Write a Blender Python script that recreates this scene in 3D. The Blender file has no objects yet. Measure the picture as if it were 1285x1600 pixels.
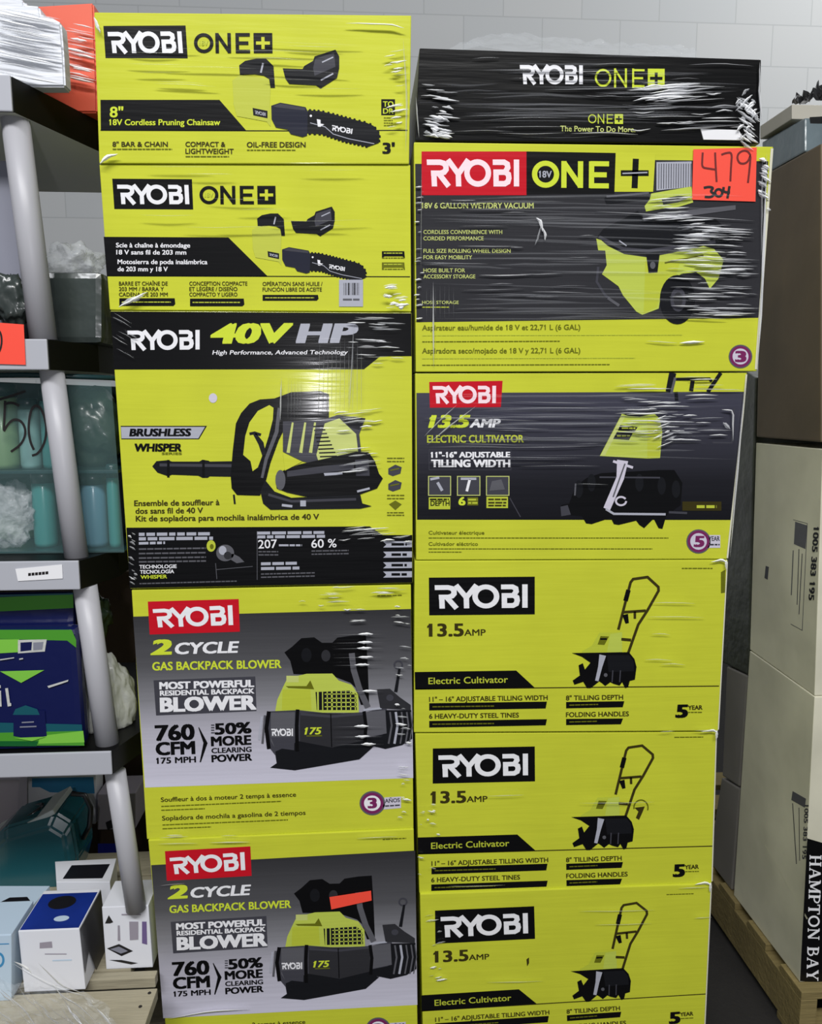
import bpy, bmesh, math, random
import numpy as np
from mathutils import Vector, Matrix, noise
from mathutils.geometry import tessellate_polygon

random.seed(11)
SC = bpy.context.scene
COL = SC.collection

# ------------------------------------------------------------------ camera, light, exposure
F_PX, CAM_H = 1233.0, 1.50
YAW, PITCH = math.radians(3.66), math.radians(8.0)
cam_data = bpy.data.cameras.new('camera')
cam_data.sensor_fit = 'VERTICAL'
cam_data.sensor_height = 24.0
cam_data.lens = 24.0 * F_PX / 1600.0
cam_data.clip_start = 0.05
cam = bpy.data.objects.new('camera', cam_data)
COL.objects.link(cam)
cam.location = (0, 0, CAM_H)
cam.rotation_euler = (math.pi / 2 - PITCH, 0, -YAW)
SC.camera = cam
CR = cam.rotation_euler.to_matrix()
CO = Vector(cam.location)

SC.view_settings.view_transform = 'Standard'
SC.view_settings.look = 'None'
SC.view_settings.exposure = 0.0
SC.view_settings.gamma = 1.0
SC.view_settings.use_curve_mapping = False

world = bpy.data.worlds.new('hall_air')
SC.world = world
world.use_nodes = True
wb = world.node_tree.nodes['Background']
wb.inputs[0].default_value = (0.86, 0.92, 1.0, 1)
wb.inputs[1].default_value = 0.18


def area(name, loc, target, sx, sy, watts, col=(1, 1, 1)):
    l = bpy.data.lights.new(name, 'AREA')
    l.shape = 'RECTANGLE'
    l.size, l.size_y, l.energy, l.color = sx, sy, watts, col
    o = bpy.data.objects.new(name, l)
    COL.objects.link(o)
    o.location = loc
    o.rotation_euler = (Vector(target) - Vector(loc)).to_track_quat('-Z', 'Y').to_euler()
    return o


area('ceiling_strip_light', (0.3, -2.8, 5.3), (0.1, 1.4, 0.8), 4.0, 0.7, 270, (1.0, 0.99, 0.97))
area('ceiling_strip_light', (-1.7, -1.9, 4.9), (-0.6, 1.4, 0.8), 1.6, 0.5, 70, (0.95, 0.96, 1.0))
area('ceiling_strip_light', (3.1, 2.7, 4.5), (2.3, 4.3, 2.6), 1.6, 0.4, 52, (1.0, 1.0, 0.97))
fl = bpy.data.lights.new('phone_flash', 'POINT')
fl.energy, fl.shadow_soft_size, fl.color = 11.0, 0.014, (0.97, 0.96, 1.0)
flo = bpy.data.objects.new('phone_flash', fl)
COL.objects.link(flo)
flo.location = (-0.145, 0.0, CAM_H + 0.035)


# ------------------------------------------------------------------ pixel rays (photo frame 1285 x 1600)
def ray(px, py):
    return (CR @ Vector(((px - 642.5) / F_PX, -(py - 800.0) / F_PX, -1.0)))


def on(axis, val, px, py):
    d = ray(px, py)
    t = (val - CO[axis]) / d[axis]
    return CO + d * t


def onY(px, py, y): return on(1, y, px, py)
def onZ(px, py, z): return on(2, z, px, py)
def onX(px, py, x): return on(0, x, px, py)


# ------------------------------------------------------------------ materials
def lin(c):
    return tuple(((v / 255) / 12.92 if v / 255 <= 0.04045 else ((v / 255 + 0.055) / 1.055) ** 2.4) for v in c)


MATS = {}


def mat(name, rgb, rough=0.5, coat=0.0, bump=0.0, bscale=(40, 40, 40), metal=0.0, spec=0.5, var=0.0, vscale=6.0, alpha=1.0):
    if name in MATS: return MATS[name]
    m = bpy.data.materials.new(name)
    m.use_nodes = True
    nt = m.node_tree
    b = nt.nodes['Principled BSDF']
    c = lin(rgb) + (1,)
    b.inputs['Base Color'].default_value = c
    b.inputs['Roughness'].default_value = rough
    b.inputs['Metallic'].default_value = metal
    b.inputs['Specular IOR Level'].default_value = spec
    b.inputs['Coat Weight'].default_value = coat
    b.inputs['Coat Roughness'].default_value = 0.13
    b.inputs['Alpha'].default_value = alpha
    tc = None
    if bump or var:
        tc = nt.nodes.new('ShaderNodeTexCoord')
    if bump:
        mp = nt.nodes.new('ShaderNodeMapping')
        mp.inputs['Scale'].default_value = bscale
        nz = nt.nodes.new('ShaderNodeTexNoise')
        nz.inputs['Detail'].default_value = 3
        nz.inputs['Scale'].default_value = 1.0
        bp = nt.nodes.new('ShaderNodeBump')
        bp.inputs['Strength'].default_value = bump
        bp.inputs['Distance'].default_value = 0.01
        nt.links.new(tc.outputs['Object'], mp.inputs[0])
        nt.links.new(mp.outputs[0], nz.inputs[0])
        nt.links.new(nz.outputs[0], bp.inputs['Height'])
        nt.links.new(bp.outputs[0], b.inputs['Normal'])
        nt.links.new(bp.outputs[0], b.inputs['Coat Normal'])
    if var:
        n2 = nt.nodes.new('ShaderNodeTexNoise')
        n2.inputs['Scale'].default_value = vscale
        n2.inputs['Detail'].default_value = 5
        rmp = nt.nodes.new('ShaderNodeMapRange')
        rmp.inputs[1].default_value, rmp.inputs[2].default_value = 0.3, 0.7
        rmp.inputs[3].default_value, rmp.inputs[4].default_value = 1 - var, 1 + var * 0.4
        mx = nt.nodes.new('ShaderNodeMix')
        mx.data_type = 'RGBA'
        mx.blend_type = 'MULTIPLY'
        mx.inputs['Factor'].default_value = 1
        mx.inputs['A'].default_value = c
        nt.links.new(tc.outputs['Object'], n2.inputs[0])
        nt.links.new(n2.outputs[0], rmp.inputs[0])
        nt.links.new(rmp.outputs[0], mx.inputs['B'])
        nt.links.new(mx.outputs['Result'], b.inputs['Base Color'])
    MATS[name] = m
    return m


FILM_B = dict(rough=0.36, coat=0.30, spec=0.12, bump=0.08, bscale=(3.5, 20, 60))


def ink(name, rgb): return mat('ink_' + name, rgb, **FILM_B)


LIME = ink('lime', (200, 206, 58))
mat('carton_lime', (200, 206, 58), var=0.05, vscale=9, **FILM_B)
ink('black', (12, 12, 14)); ink('white', (236, 236, 240)); ink('red', (196, 22, 38)); ink('pink_white', (250, 225, 232))
ink('lime_text', (205, 220, 60)); ink('pale_lime', (196, 205, 120)); ink('silver', (172, 174, 186)); ink('grey', (92, 92, 98))
ink('dark_grey', (48, 48, 52)); ink('charcoal', (24, 25, 29)); ink('olive', (104, 108, 22)); ink('purple', (120, 40, 92))
ink('dull_lime', (186, 196, 62)); ink('mid_lime', (188, 202, 84)); ink('ghost_lime', (190, 197, 76)); ink('slate', (66, 66, 74)); ink('lilac', (205, 200, 215))
ink('brown_black', (58, 52, 20)); ink('orange', (246, 96, 40)); ink('navy_black', (36, 38, 52))
mat('carton_black', (10, 10, 11), rough=0.3, coat=0.25, spec=0.15, bump=0.10, bscale=(4, 20, 55))
mat('paper_orange', (250, 78, 58), rough=0.6); mat('paper_white', (235, 235, 238), rough=0.6)
mat('marker_red', (110, 14, 14), rough=0.5); mat('marker_black', (20, 14, 16), rough=0.5)
mat('lit_board', (214, 212, 190), rough=0.8)  # pale board with its highlight put into the colour


def gradient_mat(name, top, bot, z_top, z_bot, stops=None):
    """printed vertical fade of a carton's artwork"""
    m = bpy.data.materials.new(name)
    m.use_nodes = True
    nt = m.node_tree
    b = nt.nodes['Principled BSDF']
    b.inputs['Roughness'].default_value = 0.34
    b.inputs['Coat Weight'].default_value = 0.3
    b.inputs['Specular IOR Level'].default_value = 0.15
    b.inputs['Coat Roughness'].default_value = 0.16
    tc = nt.nodes.new('ShaderNodeTexCoord')
    sp = nt.nodes.new('ShaderNodeSeparateXYZ')
    mr = nt.nodes.new('ShaderNodeMapRange')
    mr.inputs[1].default_value, mr.inputs[2].default_value = z_top, z_bot
    cr = nt.nodes.new('ShaderNodeValToRGB')
    cr.color_ramp.elements[0].color = lin(top) + (1,)
    cr.color_ramp.elements[1].color = lin(bot) + (1,)
    for p, c in (stops or []):
        e = cr.color_ramp.elements.new(p)
        e.color = lin(c) + (1,)
    mp = nt.nodes.new('ShaderNodeMapping')
    mp.inputs['Scale'].default_value = (3.5, 20, 60)
    nz = nt.nodes.new('ShaderNodeTexNoise'); nz.inputs['Scale'].default_value = 1
    bp = nt.nodes.new('ShaderNodeBump'); bp.inputs['Strength'].default_value = 0.1; bp.inputs['Distance'].default_value = 0.01
    L = nt.links.new
    L(tc.outputs['Object'], sp.inputs[0]); L(sp.outputs[2], mr.inputs[0]); L(mr.outputs[0], cr.inputs[0]); L(cr.outputs[0], b.inputs['Base Color'])
    L(tc.outputs['Object'], mp.inputs[0]); L(mp.outputs[0], nz.inputs[0]); L(nz.outputs[0], bp.inputs['Height']); L(bp.outputs[0], b.inputs['Normal'])
    MATS[name] = m
    return m


def film_mat(name, col, alpha, rough=0.12, bump=0.0, bscale=30):
    """clear polythene: mostly transparent with a glossy, slightly milky surface"""
    m = bpy.data.materials.new(name)
    m.use_nodes = True
    nt = m.node_tree
    nt.nodes.clear()
    out = nt.nodes.new('ShaderNodeOutputMaterial')
    tr = nt.nodes.new('ShaderNodeBsdfTransparent')
    pb = nt.nodes.new('ShaderNodeBsdfPrincipled')
    pb.inputs['Base Color'].default_value = lin(col) + (1,)
    pb.inputs['Roughness'].default_value = rough
    mx = nt.nodes.new('ShaderNodeMixShader')
    mx.inputs[0].default_value = alpha
    L = nt.links.new
    if bump:
        tc = nt.nodes.new('ShaderNodeTexCoord')
        nz = nt.nodes.new('ShaderNodeTexNoise'); nz.inputs['Scale'].default_value = bscale; nz.inputs['Detail'].default_value = 4
        bp = nt.nodes.new('ShaderNodeBump'); bp.inputs['Strength'].default_value = bump; bp.inputs['Distance'].default_value = 0.02
        L(tc.outputs['Object'], nz.inputs[0]); L(nz.outputs[0], bp.inputs['Height']); L(bp.outputs[0], pb.inputs['Normal'])
    L(tr.outputs[0], mx.inputs[1]); L(pb.outputs[0], mx.inputs[2]); L(mx.outputs[0], out.inputs[0])
    MATS[name] = m
    return m


film_mat('film_fold', (240, 242, 246), 0.45, 0.1)
film_mat('film_glint', (252, 253, 255), 0.92, 0.08)  # near-opaque white stands in for lamp reflections on the folds
film_mat('film_haze', (235, 238, 245), 0.06, 0.15)
film_mat('film_sheet', (215, 220, 225), 0.16, 0.08, 0.5, 25)
film_mat('film_crumple', (225, 230, 235), 0.34, 0.06, 0.8, 30)


# ------------------------------------------------------------------ object helpers
def tag(o, label=None, cat=None, group=None, kind=None):
    if label: o['label'] = label
    if cat: o['category'] = cat
    if group: o['group'] = group
    if kind: o['kind'] = kind
    return o


def link(name, me, mats, parent=None, base=None):
    """mesh in world coordinates; stored relative to base (or the parent's base)"""
    for m in mats: me.materials.append(MATS[m] if isinstance(m, str) else m)
    o = bpy.data.objects.new(name, me)
    COL.objects.link(o)
    if parent is not None:
        me.transform(Matrix.Translation(-Vector(parent['_b'])))
        o.parent = parent
        o['_b'] = parent['_b']
    else:
        b = Vector(base) if base is not None else base_of(me)
        me.transform(Matrix.Translation(-b))
        o.location = b
        o['_b'] = tuple(b)
    return o


def base_of(me):
    n = len(me.vertices)
    a = np.empty(n * 3); me.vertices.foreach_get('co', a); a = a.reshape(-1, 3)
    lo, hi = a.min(0), a.max(0)
    return Vector(((lo[0] + hi[0]) / 2, (lo[1] + hi[1]) / 2, lo[2]))


def empty(name, loc):
    o = bpy.data.objects.new(name, None)
    o.empty_display_size = 0.05
    COL.objects.link(o)
    o.location = loc
    o['_b'] = tuple(loc)
    return o


def bm_obj(name, bm, mats, parent=None, base=None, smooth=False):
    me = bpy.data.meshes.new(name)
    bm.normal_update()
    bm.to_mesh(me)
    bm.free()
    if smooth:
        for p in me.polygons: p.use_smooth = True
    return link(name, me, mats if isinstance(mats, (list, tuple)) else [mats], parent, base)


def prism_bm(front, back, bevel=0.0, seg=2):
    """front, back: 4 world points each (TL, TR, BR, BL)"""
    bm = bmesh.new()
    f = [bm.verts.new(p) for p in front]
    k = [bm.verts.new(p) for p in back]
    bm.faces.new(f[::-1])
    bm.faces.new(k)
    for i in range(4):
        j = (i + 1) % 4
        bm.faces.new((f[i], f[j], k[j], k[i]))
    bmesh.ops.recalc_face_normals(bm, faces=bm.faces)
    if bevel:
        bmesh.ops.bevel(bm, geom=bm.edges[:], offset=bevel, segments=seg, affect='EDGES', profile=0.6)
    return bm


def box_bm(x0, x1, y0, y1, z0, z1, bevel=0.003):
    f = [(x0, y0, z1), (x1, y0, z1), (x1, y0, z0), (x0, y0, z0)]
    k = [(x0, y1, z1), (x1, y1, z1), (x1, y1, z0), (x0, y1, z0)]
    return prism_bm(f, k, bevel)


def tube_bm(path, r, n=16, bm=None, caps=True):
    bm = bm or bmesh.new()
    path = [Vector(p) for p in path]
    rings = []
    for i, p in enumerate(path):
        d = (path[min(i + 1, len(path) - 1)] - path[max(i - 1, 0)]).normalized()
        a = d.orthogonal().normalized() if i == 0 else (a - d * a.dot(d)).normalized()
        b = d.cross(a)
        rr = r[i] if isinstance(r, (list, tuple)) else r
        rings.append([bm.verts.new(p + (a * math.cos(t) + b * math.sin(t)) * rr) for t in [2 * math.pi * q / n for q in range(n)]])
    for A, B in zip(rings, rings[1:]):
        for q in range(n):
            bm.faces.new((A[q], A[(q + 1) % n], B[(q + 1) % n], B[q]))
    if caps:
        bm.faces.new(rings[0][::-1]); bm.faces.new(rings[-1])
    return bm


def lathe_bm(prof, cx, cy, n=20, sx=1.0, sy=1.0, bm=None):
    bm = bm or bmesh.new()
    rings = [[bm.verts.new((cx + r * sx * math.cos(2 * math.pi * q / n), cy + r * sy * math.sin(2 * math.pi * q / n), z)) for q in range(n)] for r, z in prof]
    for A, B in zip(rings, rings[1:]):
        for q in range(n):
            bm.faces.new((A[q], A[(q + 1) % n], B[(q + 1) % n], B[q]))
    bm.faces.new(rings[0][::-1]); bm.faces.new(rings[-1])
    return bm


def blob_bm(c, s, amp=0.15, freq=3.0, sub=4, seed=0, flat=None, power=1.0):
    bm = bmesh.new()
    bmesh.ops.create_icosphere(bm, subdivisions=sub, radius=1.0)
    off = Vector((seed * 7.3, seed * 3.1, seed * 1.7))
    for v in bm.verts:
        p = v.co.copy()
        if power != 1.0:
            p = Vector([math.copysign(abs(q) ** power, q) for q in p])
        k = 1 + amp * noise.fractal(p * freq + off, 0.9, 2.0, 3)
        q = Vector((p.x * s[0], p.y * s[1], p.z * s[2])) * k
        v.co = Vector(c) + q
        if flat is not None and v.co.z < flat: v.co.z = flat
    return bm


def crumple_bm(corners, nu, nv, amp, seed=0, edge=0.35, freq=6):
    """crumpled sheet between four world corners (TL, TR, BR, BL)"""
    TL, TR, BR, BL = [Vector(c) for c in corners]
    n = (TR - TL).cross(BL - TL).normalized()
    if n.y > 0: n = -n
    bm = bmesh.new()
    g = []
    for j in range(nv + 1):
        row = []
        for i in range(nu + 1):
            u, v = i / nu, j / nv
            p = TL.lerp(TR, u).lerp(BL.lerp(BR, u), v)
            q = Vector((u * freq + seed * 5.1, v * freq * (BL - TL).length / max((TR - TL).length, 1e-3), seed * 2.2))
            d = abs(noise.fractal(q, 1.0, 2.1, 4))
            row.append(bm.verts.new(p + n * (amp * d) + Vector((noise.noise(q * 2), 0, noise.noise(q * 2 + Vector((9, 0, 0))))) * amp * edge))
        g.append(row)
    for j in range(nv):
        for i in range(nu):
            bm.faces.new((g[j][i], g[j][i + 1], g[j + 1][i + 1], g[j + 1][i]))
    return bm


# ------------------------------------------------------------------ printing on flat carton faces
FONT_CACHE = {}


def glyphs(s, bold):
    key = (s, bold)
    if key in FONT_CACHE: return FONT_CACHE[key]
    c = bpy.data.curves.new('lettering_source', 'FONT')
    c.body = s
    c.resolution_u = 3
    c.offset = bold
    c.dimensions = '2D'
    c.fill_mode = 'FRONT'
    o = bpy.data.objects.new('lettering_source', c)
    COL.objects.link(o)
    bpy.context.view_layer.update()
    ev = o.evaluated_get(bpy.context.evaluated_depsgraph_get())
    me = ev.to_mesh()
    vs = [(v.co.x, v.co.y) for v in me.vertices]
    fs = [tuple(p.vertices) for p in me.polygons]
    ev.to_mesh_clear()
    bpy.data.objects.remove(o)
    bpy.data.curves.remove(c)
    FONT_CACHE[key] = (vs, fs)
    return vs, fs


def homography(src, dst):
    A, b = [], []
    for (x, y), (u, v) in zip(src, dst):
        A.append([x, y, 1, 0, 0, 0, -u * x, -u * y]); b.append(u)
        A.append([0, 0, 0, x, y, 1, -v * x, -v * y]); b.append(v)
    h = np.linalg.solve(np.array(A, float), np.array(b, float))

    def f(p):
        w = h[6] * p[0] + h[7] * p[1] + 1
        return ((h[0] * p[0] + h[1] * p[1] + h[2]) / w, (h[3] * p[0] + h[4] * p[1] + h[5]) / w)
    return f


def ribbon(pts, w, closed=False):
    """polyline -> list of quads / polygons of width w (2-D), mitred"""
    P = [Vector(p) for p in pts]
    n = len(P)
    L, R = [], []
    for i in range(n):
        if closed:
            a, b = P[(i - 1) % n], P[(i + 1) % n]
        else:
            a, b = P[max(i - 1, 0)], P[min(i + 1, n - 1)]
        d1 = (P[i] - a).normalized() if (P[i] - a).length > 1e-9 else (b - P[i]).normalized()
        d2 = (b - P[i]).normalized() if (b - P[i]).length > 1e-9 else d1
        t = (d1 + d2)
        t = t.normalized() if t.length > 1e-6 else d1
        nn = Vector((-t.y, t.x))
        k = max(0.5, abs(nn.dot(Vector((-d1.y, d1.x)))))
        wi = w[i] if isinstance(w, (list, tuple)) else w
        L.append(P[i] + nn * wi / 2 / k); R.append(P[i] - nn * wi / 2 / k)
    out = []
    for i in range(n if closed else n - 1):
        j = (i + 1) % n
        out.append([tuple(L[i]), tuple(L[j]), tuple(R[j]), tuple(R[i])])
    return out


def arc(cx, cy, rx, ry, a0=0, a1=360, n=28):
    return [(cx + rx * math.cos(math.radians(a0 + (a1 - a0) * i / n)), cy + ry * math.sin(math.radians(a0 + (a1 - a0) * i / n))) for i in range(n + 1)]


RY = [([(0, .1), (.50, .1), (.64, .14), (.72, .24), (.72, .37), (.64, .47), (.50, .51), (.14, .51)], False), ([(.25, .45), (.25, 1)], False),
      ([(.42, .5), (.80, 1)], False), ([(.80, 0), (1.19, .55)], False), ([(1.58, 0), (1.17, .55)], False), ([(1.18, .48), (1.18, 1)], False),
      (arc(1.92, .5, .41, .41)[:-1], True), ([(2.50, .1), (2.93, .1), (3.05, .17), (3.07, .30), (2.99, .43)], False),
      ([(2.62, .47), (2.97, .47), (3.09, .55), (3.11, .69), (3.07, .83), (2.95, .9), (2.62, .9)], True), ([(3.40, 0), (3.40, 1)], False)]
ONE = [(arc(.485, .5, .40, .41)[:-1], True), ([(1.15, 1), (1.15, 0)], False), ([(1.15, .06), (1.75, .94)], False), ([(1.75, 1), (1.75, 0)], False),
       ([(2.15, 0), (2.15, 1)], False), ([(2.10, .085), (2.78, .085)], False), ([(2.10, .5), (2.70, .5)], False), ([(2.10, .915), (2.78, .915)], False)]


class Face:
    """the printed front of one carton, on the plane y = D. Coordinates are photo pixels seen on that plane."""

    def __init__(self, name, quad, D, depth, body_mat, label, group=None, cat='box', bevel=0.0018, axis=1):
        self.D = D
        self.axis = axis
        self.parts = {}
        self.warp = None
        self.cv = None
        fr = [on(axis, D, px, py) for px, py in quad]
        bk = [p + Vector((0, depth, 0) if axis else (depth, 0, 0)) for p in fr]
        self.body = bm_obj(name, prism_bm(fr, bk, bevel), [body_mat])
        tag(self.body, label, cat, group)

    def src(self, x0=0, y0=0, s=1):
        """following coordinates are of a crop that starts at x0, y0 with scale s"""
        self.cv = None if s == 1 and not x0 and not y0 else (x0, y0, s)
        return self

    def P(self, p, layer):
        x, y = p[0], p[1]
        if self.cv: x, y = self.cv[0] + self.cv[2] * x, self.cv[1] + self.cv[2] * y
        if self.warp: x, y = self.warp((x, y))
        return on(self.axis, self.D - 0.0003 * layer, x, y)

    def _add(self, part, m, polys, layer):
        d = self.parts.setdefault(part, {})
        d.setdefault(m, []).extend([[self.P(q, layer) for q in p] for p in polys])

    def poly(self, part, m, pts, layer=1):
        tris = tessellate_polygon([[Vector((p[0], p[1], 0)) for p in pts]])
        self._add(part, m, [[pts[i] for i in t] for t in tris], layer)

    def rect(self, part, m, x0, y0, x1, y1, layer=1):
        self._add(part, m, [[(x0, y0), (x1, y0), (x1, y1), (x0, y1)]], layer)

    def line(self, part, m, pts, w, layer=2, closed=False):
        self._add(part, m, ribbon(pts, w, closed), layer)

    def disc(self, part, m, cx, cy, rx, ry=None, layer=2):
        self.poly(part, m, arc(cx, cy, rx, ry or rx)[:-1], layer)

    def frame(self, part, m, x0, y0, x1, y1, w, layer=2):
        self.line(part, m, [(x0, y0), (x1, y0), (x1, y1), (x0, y1)], w, layer, True)

    def strokes(self, part, m, S, W, w, quad, layer=3):
        TL, TR, BR, BL = [Vector(q) for q in quad]

        def f(p):
            u, v = p[0] / W, p[1]
            return tuple(TL.lerp(TR, u).lerp(BL.lerp(BR, u), v))
        for k, (pts, cl) in enumerate(S):
            self._add(part, m, [[f(q) for q in p] for p in ribbon(pts, w, cl)], layer + 0.05 * k)

    def ryobi(self, m, quad, part='logo', layer=3): self.strokes(part, m, RY, 3.50, 0.205, quad, layer)

    def one(self, m, quad, sq=None, plus=None, part='logo', layer=3, w=0.17, tiny=None):
        """ONE lettering, with the plus square when sq is given"""
        W = 3.89 if sq else 2.80
        self.strokes(part, m, ONE, W, w, quad, layer)
        if sq:
            self.strokes(part, sq, [([(3.425, 0.0), (3.425, 1.0)], False)], W, 0.93, quad, layer)
            self.strokes(part, plus, [([(3.425, .2), (3.425, .8)], False), ([(3.08, .5), (3.77, .5)], False)], W, 0.16, quad, layer + 1)
        if tiny:
            TL, TR, BR, BL = [Vector(q) for q in quad]
            u0, u1 = 0.27 / W, 0.70 / W
            a = TL.lerp(TR, u0).lerp(BL.lerp(BR, u0), .62); b = TL.lerp(TR, u1).lerp(BL.lerp(BR, u1), .62)
            self.text(part, tiny, '18V', tuple(a), tuple(b), (BL - TL).length * .24, layer=layer)

    def text(self, part, m, s, a, b, h, bold=0.022, it=0.0, layer=3):
        """one line of text, baseline from a to b, capital height h"""
        extra, bold = bold, 0.0
        vs, fs = glyphs(s, bold)
        if not vs: return
        xs = [v[0] for v in vs]
        x0, x1 = min(xs), max(xs)
        cap = 0.682 + 2 * bold
        A, B = Vector(a), Vector(b)
        d = (B - A)
        up = Vector((d.y, -d.x)).normalized() * h
        pts = []
        for x, y in vs:
            u, v = (x - x0) / (x1 - x0), (y + bold) / cap
            q = A + d * u + up * v + d.normalized() * (it * h * v)
            pts.append((q.x, q.y))
        self._add(part, m, [[pts[i] for i in f] for f in fs], layer)
        if h >= 8 and '1' in s:
            w1 = max(v[0] for v in glyphs('1', 0.0)[0]) - min(v[0] for v in glyphs('1', 0.0)[0])
            for i, ch in enumerate(s):
                if ch == '1':
                    r_ = max(v[0] for v in glyphs(s[:i + 1], 0.0)[0])
                    l_ = r_ - w1 + .02
                    fl_ = [(l_, .682 + extra / 2), (l_, .52), (l_ - .12, .46), (l_ - .12, .57)]
                    q4 = []
                    for x, y in fl_:
                        u, v = (x - x0) / (x1 - x0), y / cap
                        q = A + d * u + up * v + d.normalized() * (it * h * v)
                        q4.append((q.x, q.y))
                    self._add(part, m, [q4], layer + .5)
        if extra > 0:
            k = d / (x1 - x0) * extra
            for j, (a_, b_) in enumerate(((1, 0.6), (-1, 0.6), (1, -0.6), (-1, -0.6), (1, 0), (-1, 0))[:4 if extra < .025 else 6]):
                sh = k * a_ + up * (extra / cap) * b_
                self._add(part, m, [[(pts[i][0] + sh.x, pts[i][1] + sh.y) for i in f] for f in fs], layer + 0.07 * (j + 1))

    def fine(self, part, m, x0, y0, x1, y1=None, h=2.0, layer=3, gap=0.28):
        """a line of print too small to read: word-long dashes"""
        y1 = y0 if y1 is None else y1
        x = x0
        while x < x1:
            w = random.uniform(2.2, 6.5) * h * 0.8
            e = min(x + w, x1)
            ya, yb = y0 + (y1 - y0) * (x - x0) / (x1 - x0), y0 + (y1 - y0) * (e - x0) / (x1 - x0)
            self._add(part, m, [[(x, ya - h / 2), (e, yb - h / 2), (e, yb + h / 2), (x, ya + h / 2)]], layer)
            x = e + h * gap * 2

    def done(self):
        for part, by in self.parts.items():
            V, Fc, MI = [], [], []
            names = list(by)
            for k, m in enumerate(names):
                for p in by[m]:
                    i = len(V)
                    V.extend(p)
                    idx = list(range(i, i + len(p)))
                    n = (p[1] - p[0]).cross(p[2] - p[0])
                    if n[self.axis] > 0: idx.reverse()
                    Fc.append(idx); MI.append(k)
            me = bpy.data.meshes.new(part)
            me.from_pydata([tuple(v) for v in V], [], Fc)
            me.polygons.foreach_set('material_index', MI)
            me.update()
            link(part, me, [('carton_lime' if m == 'carton_lime' else (m if m in MATS else 'ink_' + m)) for m in names], self.body)
        return self.body


# ------------------------------------------------------------------ the hall
WALL_Y = 4.30


def block_wall_material():
    m = bpy.data.materials.new('painted_block')
    m.use_nodes = True
    nt = m.node_tree
    b = nt.nodes['Principled BSDF']
    b.inputs['Roughness'].default_value = 0.7
    L = nt.links.new
    tc = nt.nodes.new('ShaderNodeTexCoord')
    sp = nt.nodes.new('ShaderNodeSeparateXYZ')
    cb = nt.nodes.new('ShaderNodeCombineXYZ')
    ax = nt.nodes.new('ShaderNodeMath'); ax.operation = 'SUBTRACT'
    az = nt.nodes.new('ShaderNodeMath'); az.operation = 'SUBTRACT'
    j = onY(848, 28, WALL_Y)
    ax.inputs[1].default_value = j.x - 0.4064 * 40
    az.inputs[1].default_value = j.z - 0.2032 * 40
    br = nt.nodes.new('ShaderNodeTexBrick')
    br.inputs['Scale'].default_value = 1.0
    br.inputs['Brick Width'].default_value = 0.4064
    br.inputs['Row Height'].default_value = 0.2032
    br.inputs['Mortar Size'].default_value = 0.004
    br.inputs['Mortar Smooth'].default_value = 0.6
    br.inputs['Bias'].default_value = 0
    br.inputs['Color1'].default_value = lin((176, 178, 180)) + (1,)
    br.inputs['Color2'].default_value = lin((172, 175, 178)) + (1,)
    br.inputs['Mortar'].default_value = lin((160, 163, 165)) + (1,)
    bp = nt.nodes.new('ShaderNodeBump'); bp.inputs['Strength'].default_value = 0.12; bp.inputs['Distance'].default_value = 0.003
    bp.invert = True
    L(tc.outputs['Object'], sp.inputs[0]); L(sp.outputs[0], ax.inputs[0]); L(sp.outputs[2], az.inputs[0])
    L(ax.outputs[0], cb.inputs[0]); L(az.outputs[0], cb.inputs[1]); L(cb.outputs[0], br.inputs['Vector'])
    L(br.outputs['Color'], b.inputs['Base Color']); L(br.outputs['Fac'], bp.inputs['Height']); L(bp.outputs[0], b.inputs['Normal'])
    MATS['painted_block'] = m


block_wall_material()
mat('concrete', (34, 32, 31), rough=0.75, bump=0.15, bscale=(60, 60, 60), var=0.25, vscale=5)
tag(bm_obj('wall_back', box_bm(-5, 6, WALL_Y, WALL_Y + 0.2, 0, 5.2, 0), 'painted_block', base=(0, 0, 0)), kind='structure')
tag(bm_obj('floor', box_bm(-5, 6, -3, WALL_Y, -0.1, 0, 0), 'concrete', base=(0, 0, 0)), kind='structure')

# wood for the pallets
mat('pallet_wood', (132, 117, 74), rough=0.8, bump=0.3, bscale=(8, 90, 90), var=0.25, vscale=7)
mat('pallet_wood_pale', (206, 194, 160), rough=0.8, bump=0.2, bscale=(8, 90, 90), var=0.15, vscale=7)


def pallet(x0, x1, y0, y1, z1, label, m='pallet_wood', z0=0.0, along='x'):
    t = empty('pallet', ((x0 + x1) / 2, (y0 + y1) / 2, z0))
    tag(t, label, 'pallet')
    h = z1 - z0
    n = max(4, int((y1 - y0) / 0.14))
    w = 0.095
    for i in range(n):
        yy = y0 + (y1 - y0 - w) * i / (n - 1)
        bm_obj('deck_board', box_bm(x0, x1, yy, yy + w, z1 - 0.02, z1, 0.002), m, t)
    for k in range(3):
        xx = x0 + (x1 - x0 - 0.04) * k / 2
        bm_obj('stringer', box_bm(xx, xx + 0.04, y0, y1, z0 + 0.018, z1 - 0.0205, 0.002), m, t)
    for i in range(3):
        yy = y0 + (y1 - y0 - w) * i / 2
        bm_obj('bottom_board', box_bm(x0, x1, yy, yy + w, z0, z0 + 0.0175, 0.002), m, t)
    return t


D = 1.45
PZ = 0.143
pallet(-0.355, 0.60, D + 0.0, D + 0.55, PZ - 0.001, 'wooden pallet under the two tall stacks of yellow cartons')


def zpx(px, z, y):
    """pixel row where the vertical plane y meets height z at column px"""
    lo, hi = 0, 3000
    for _ in range(40):
        m = (lo + hi) / 2
        if onY(px, m, y).z > z: lo = m
        else: hi = m
    return lo


LZ_L, LZ_R = zpx(262, PZ, D), zpx(653, PZ, D)
RZ_L, RZ_R = zpx(660, PZ, D), zpx(1102, PZ, D)

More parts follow.
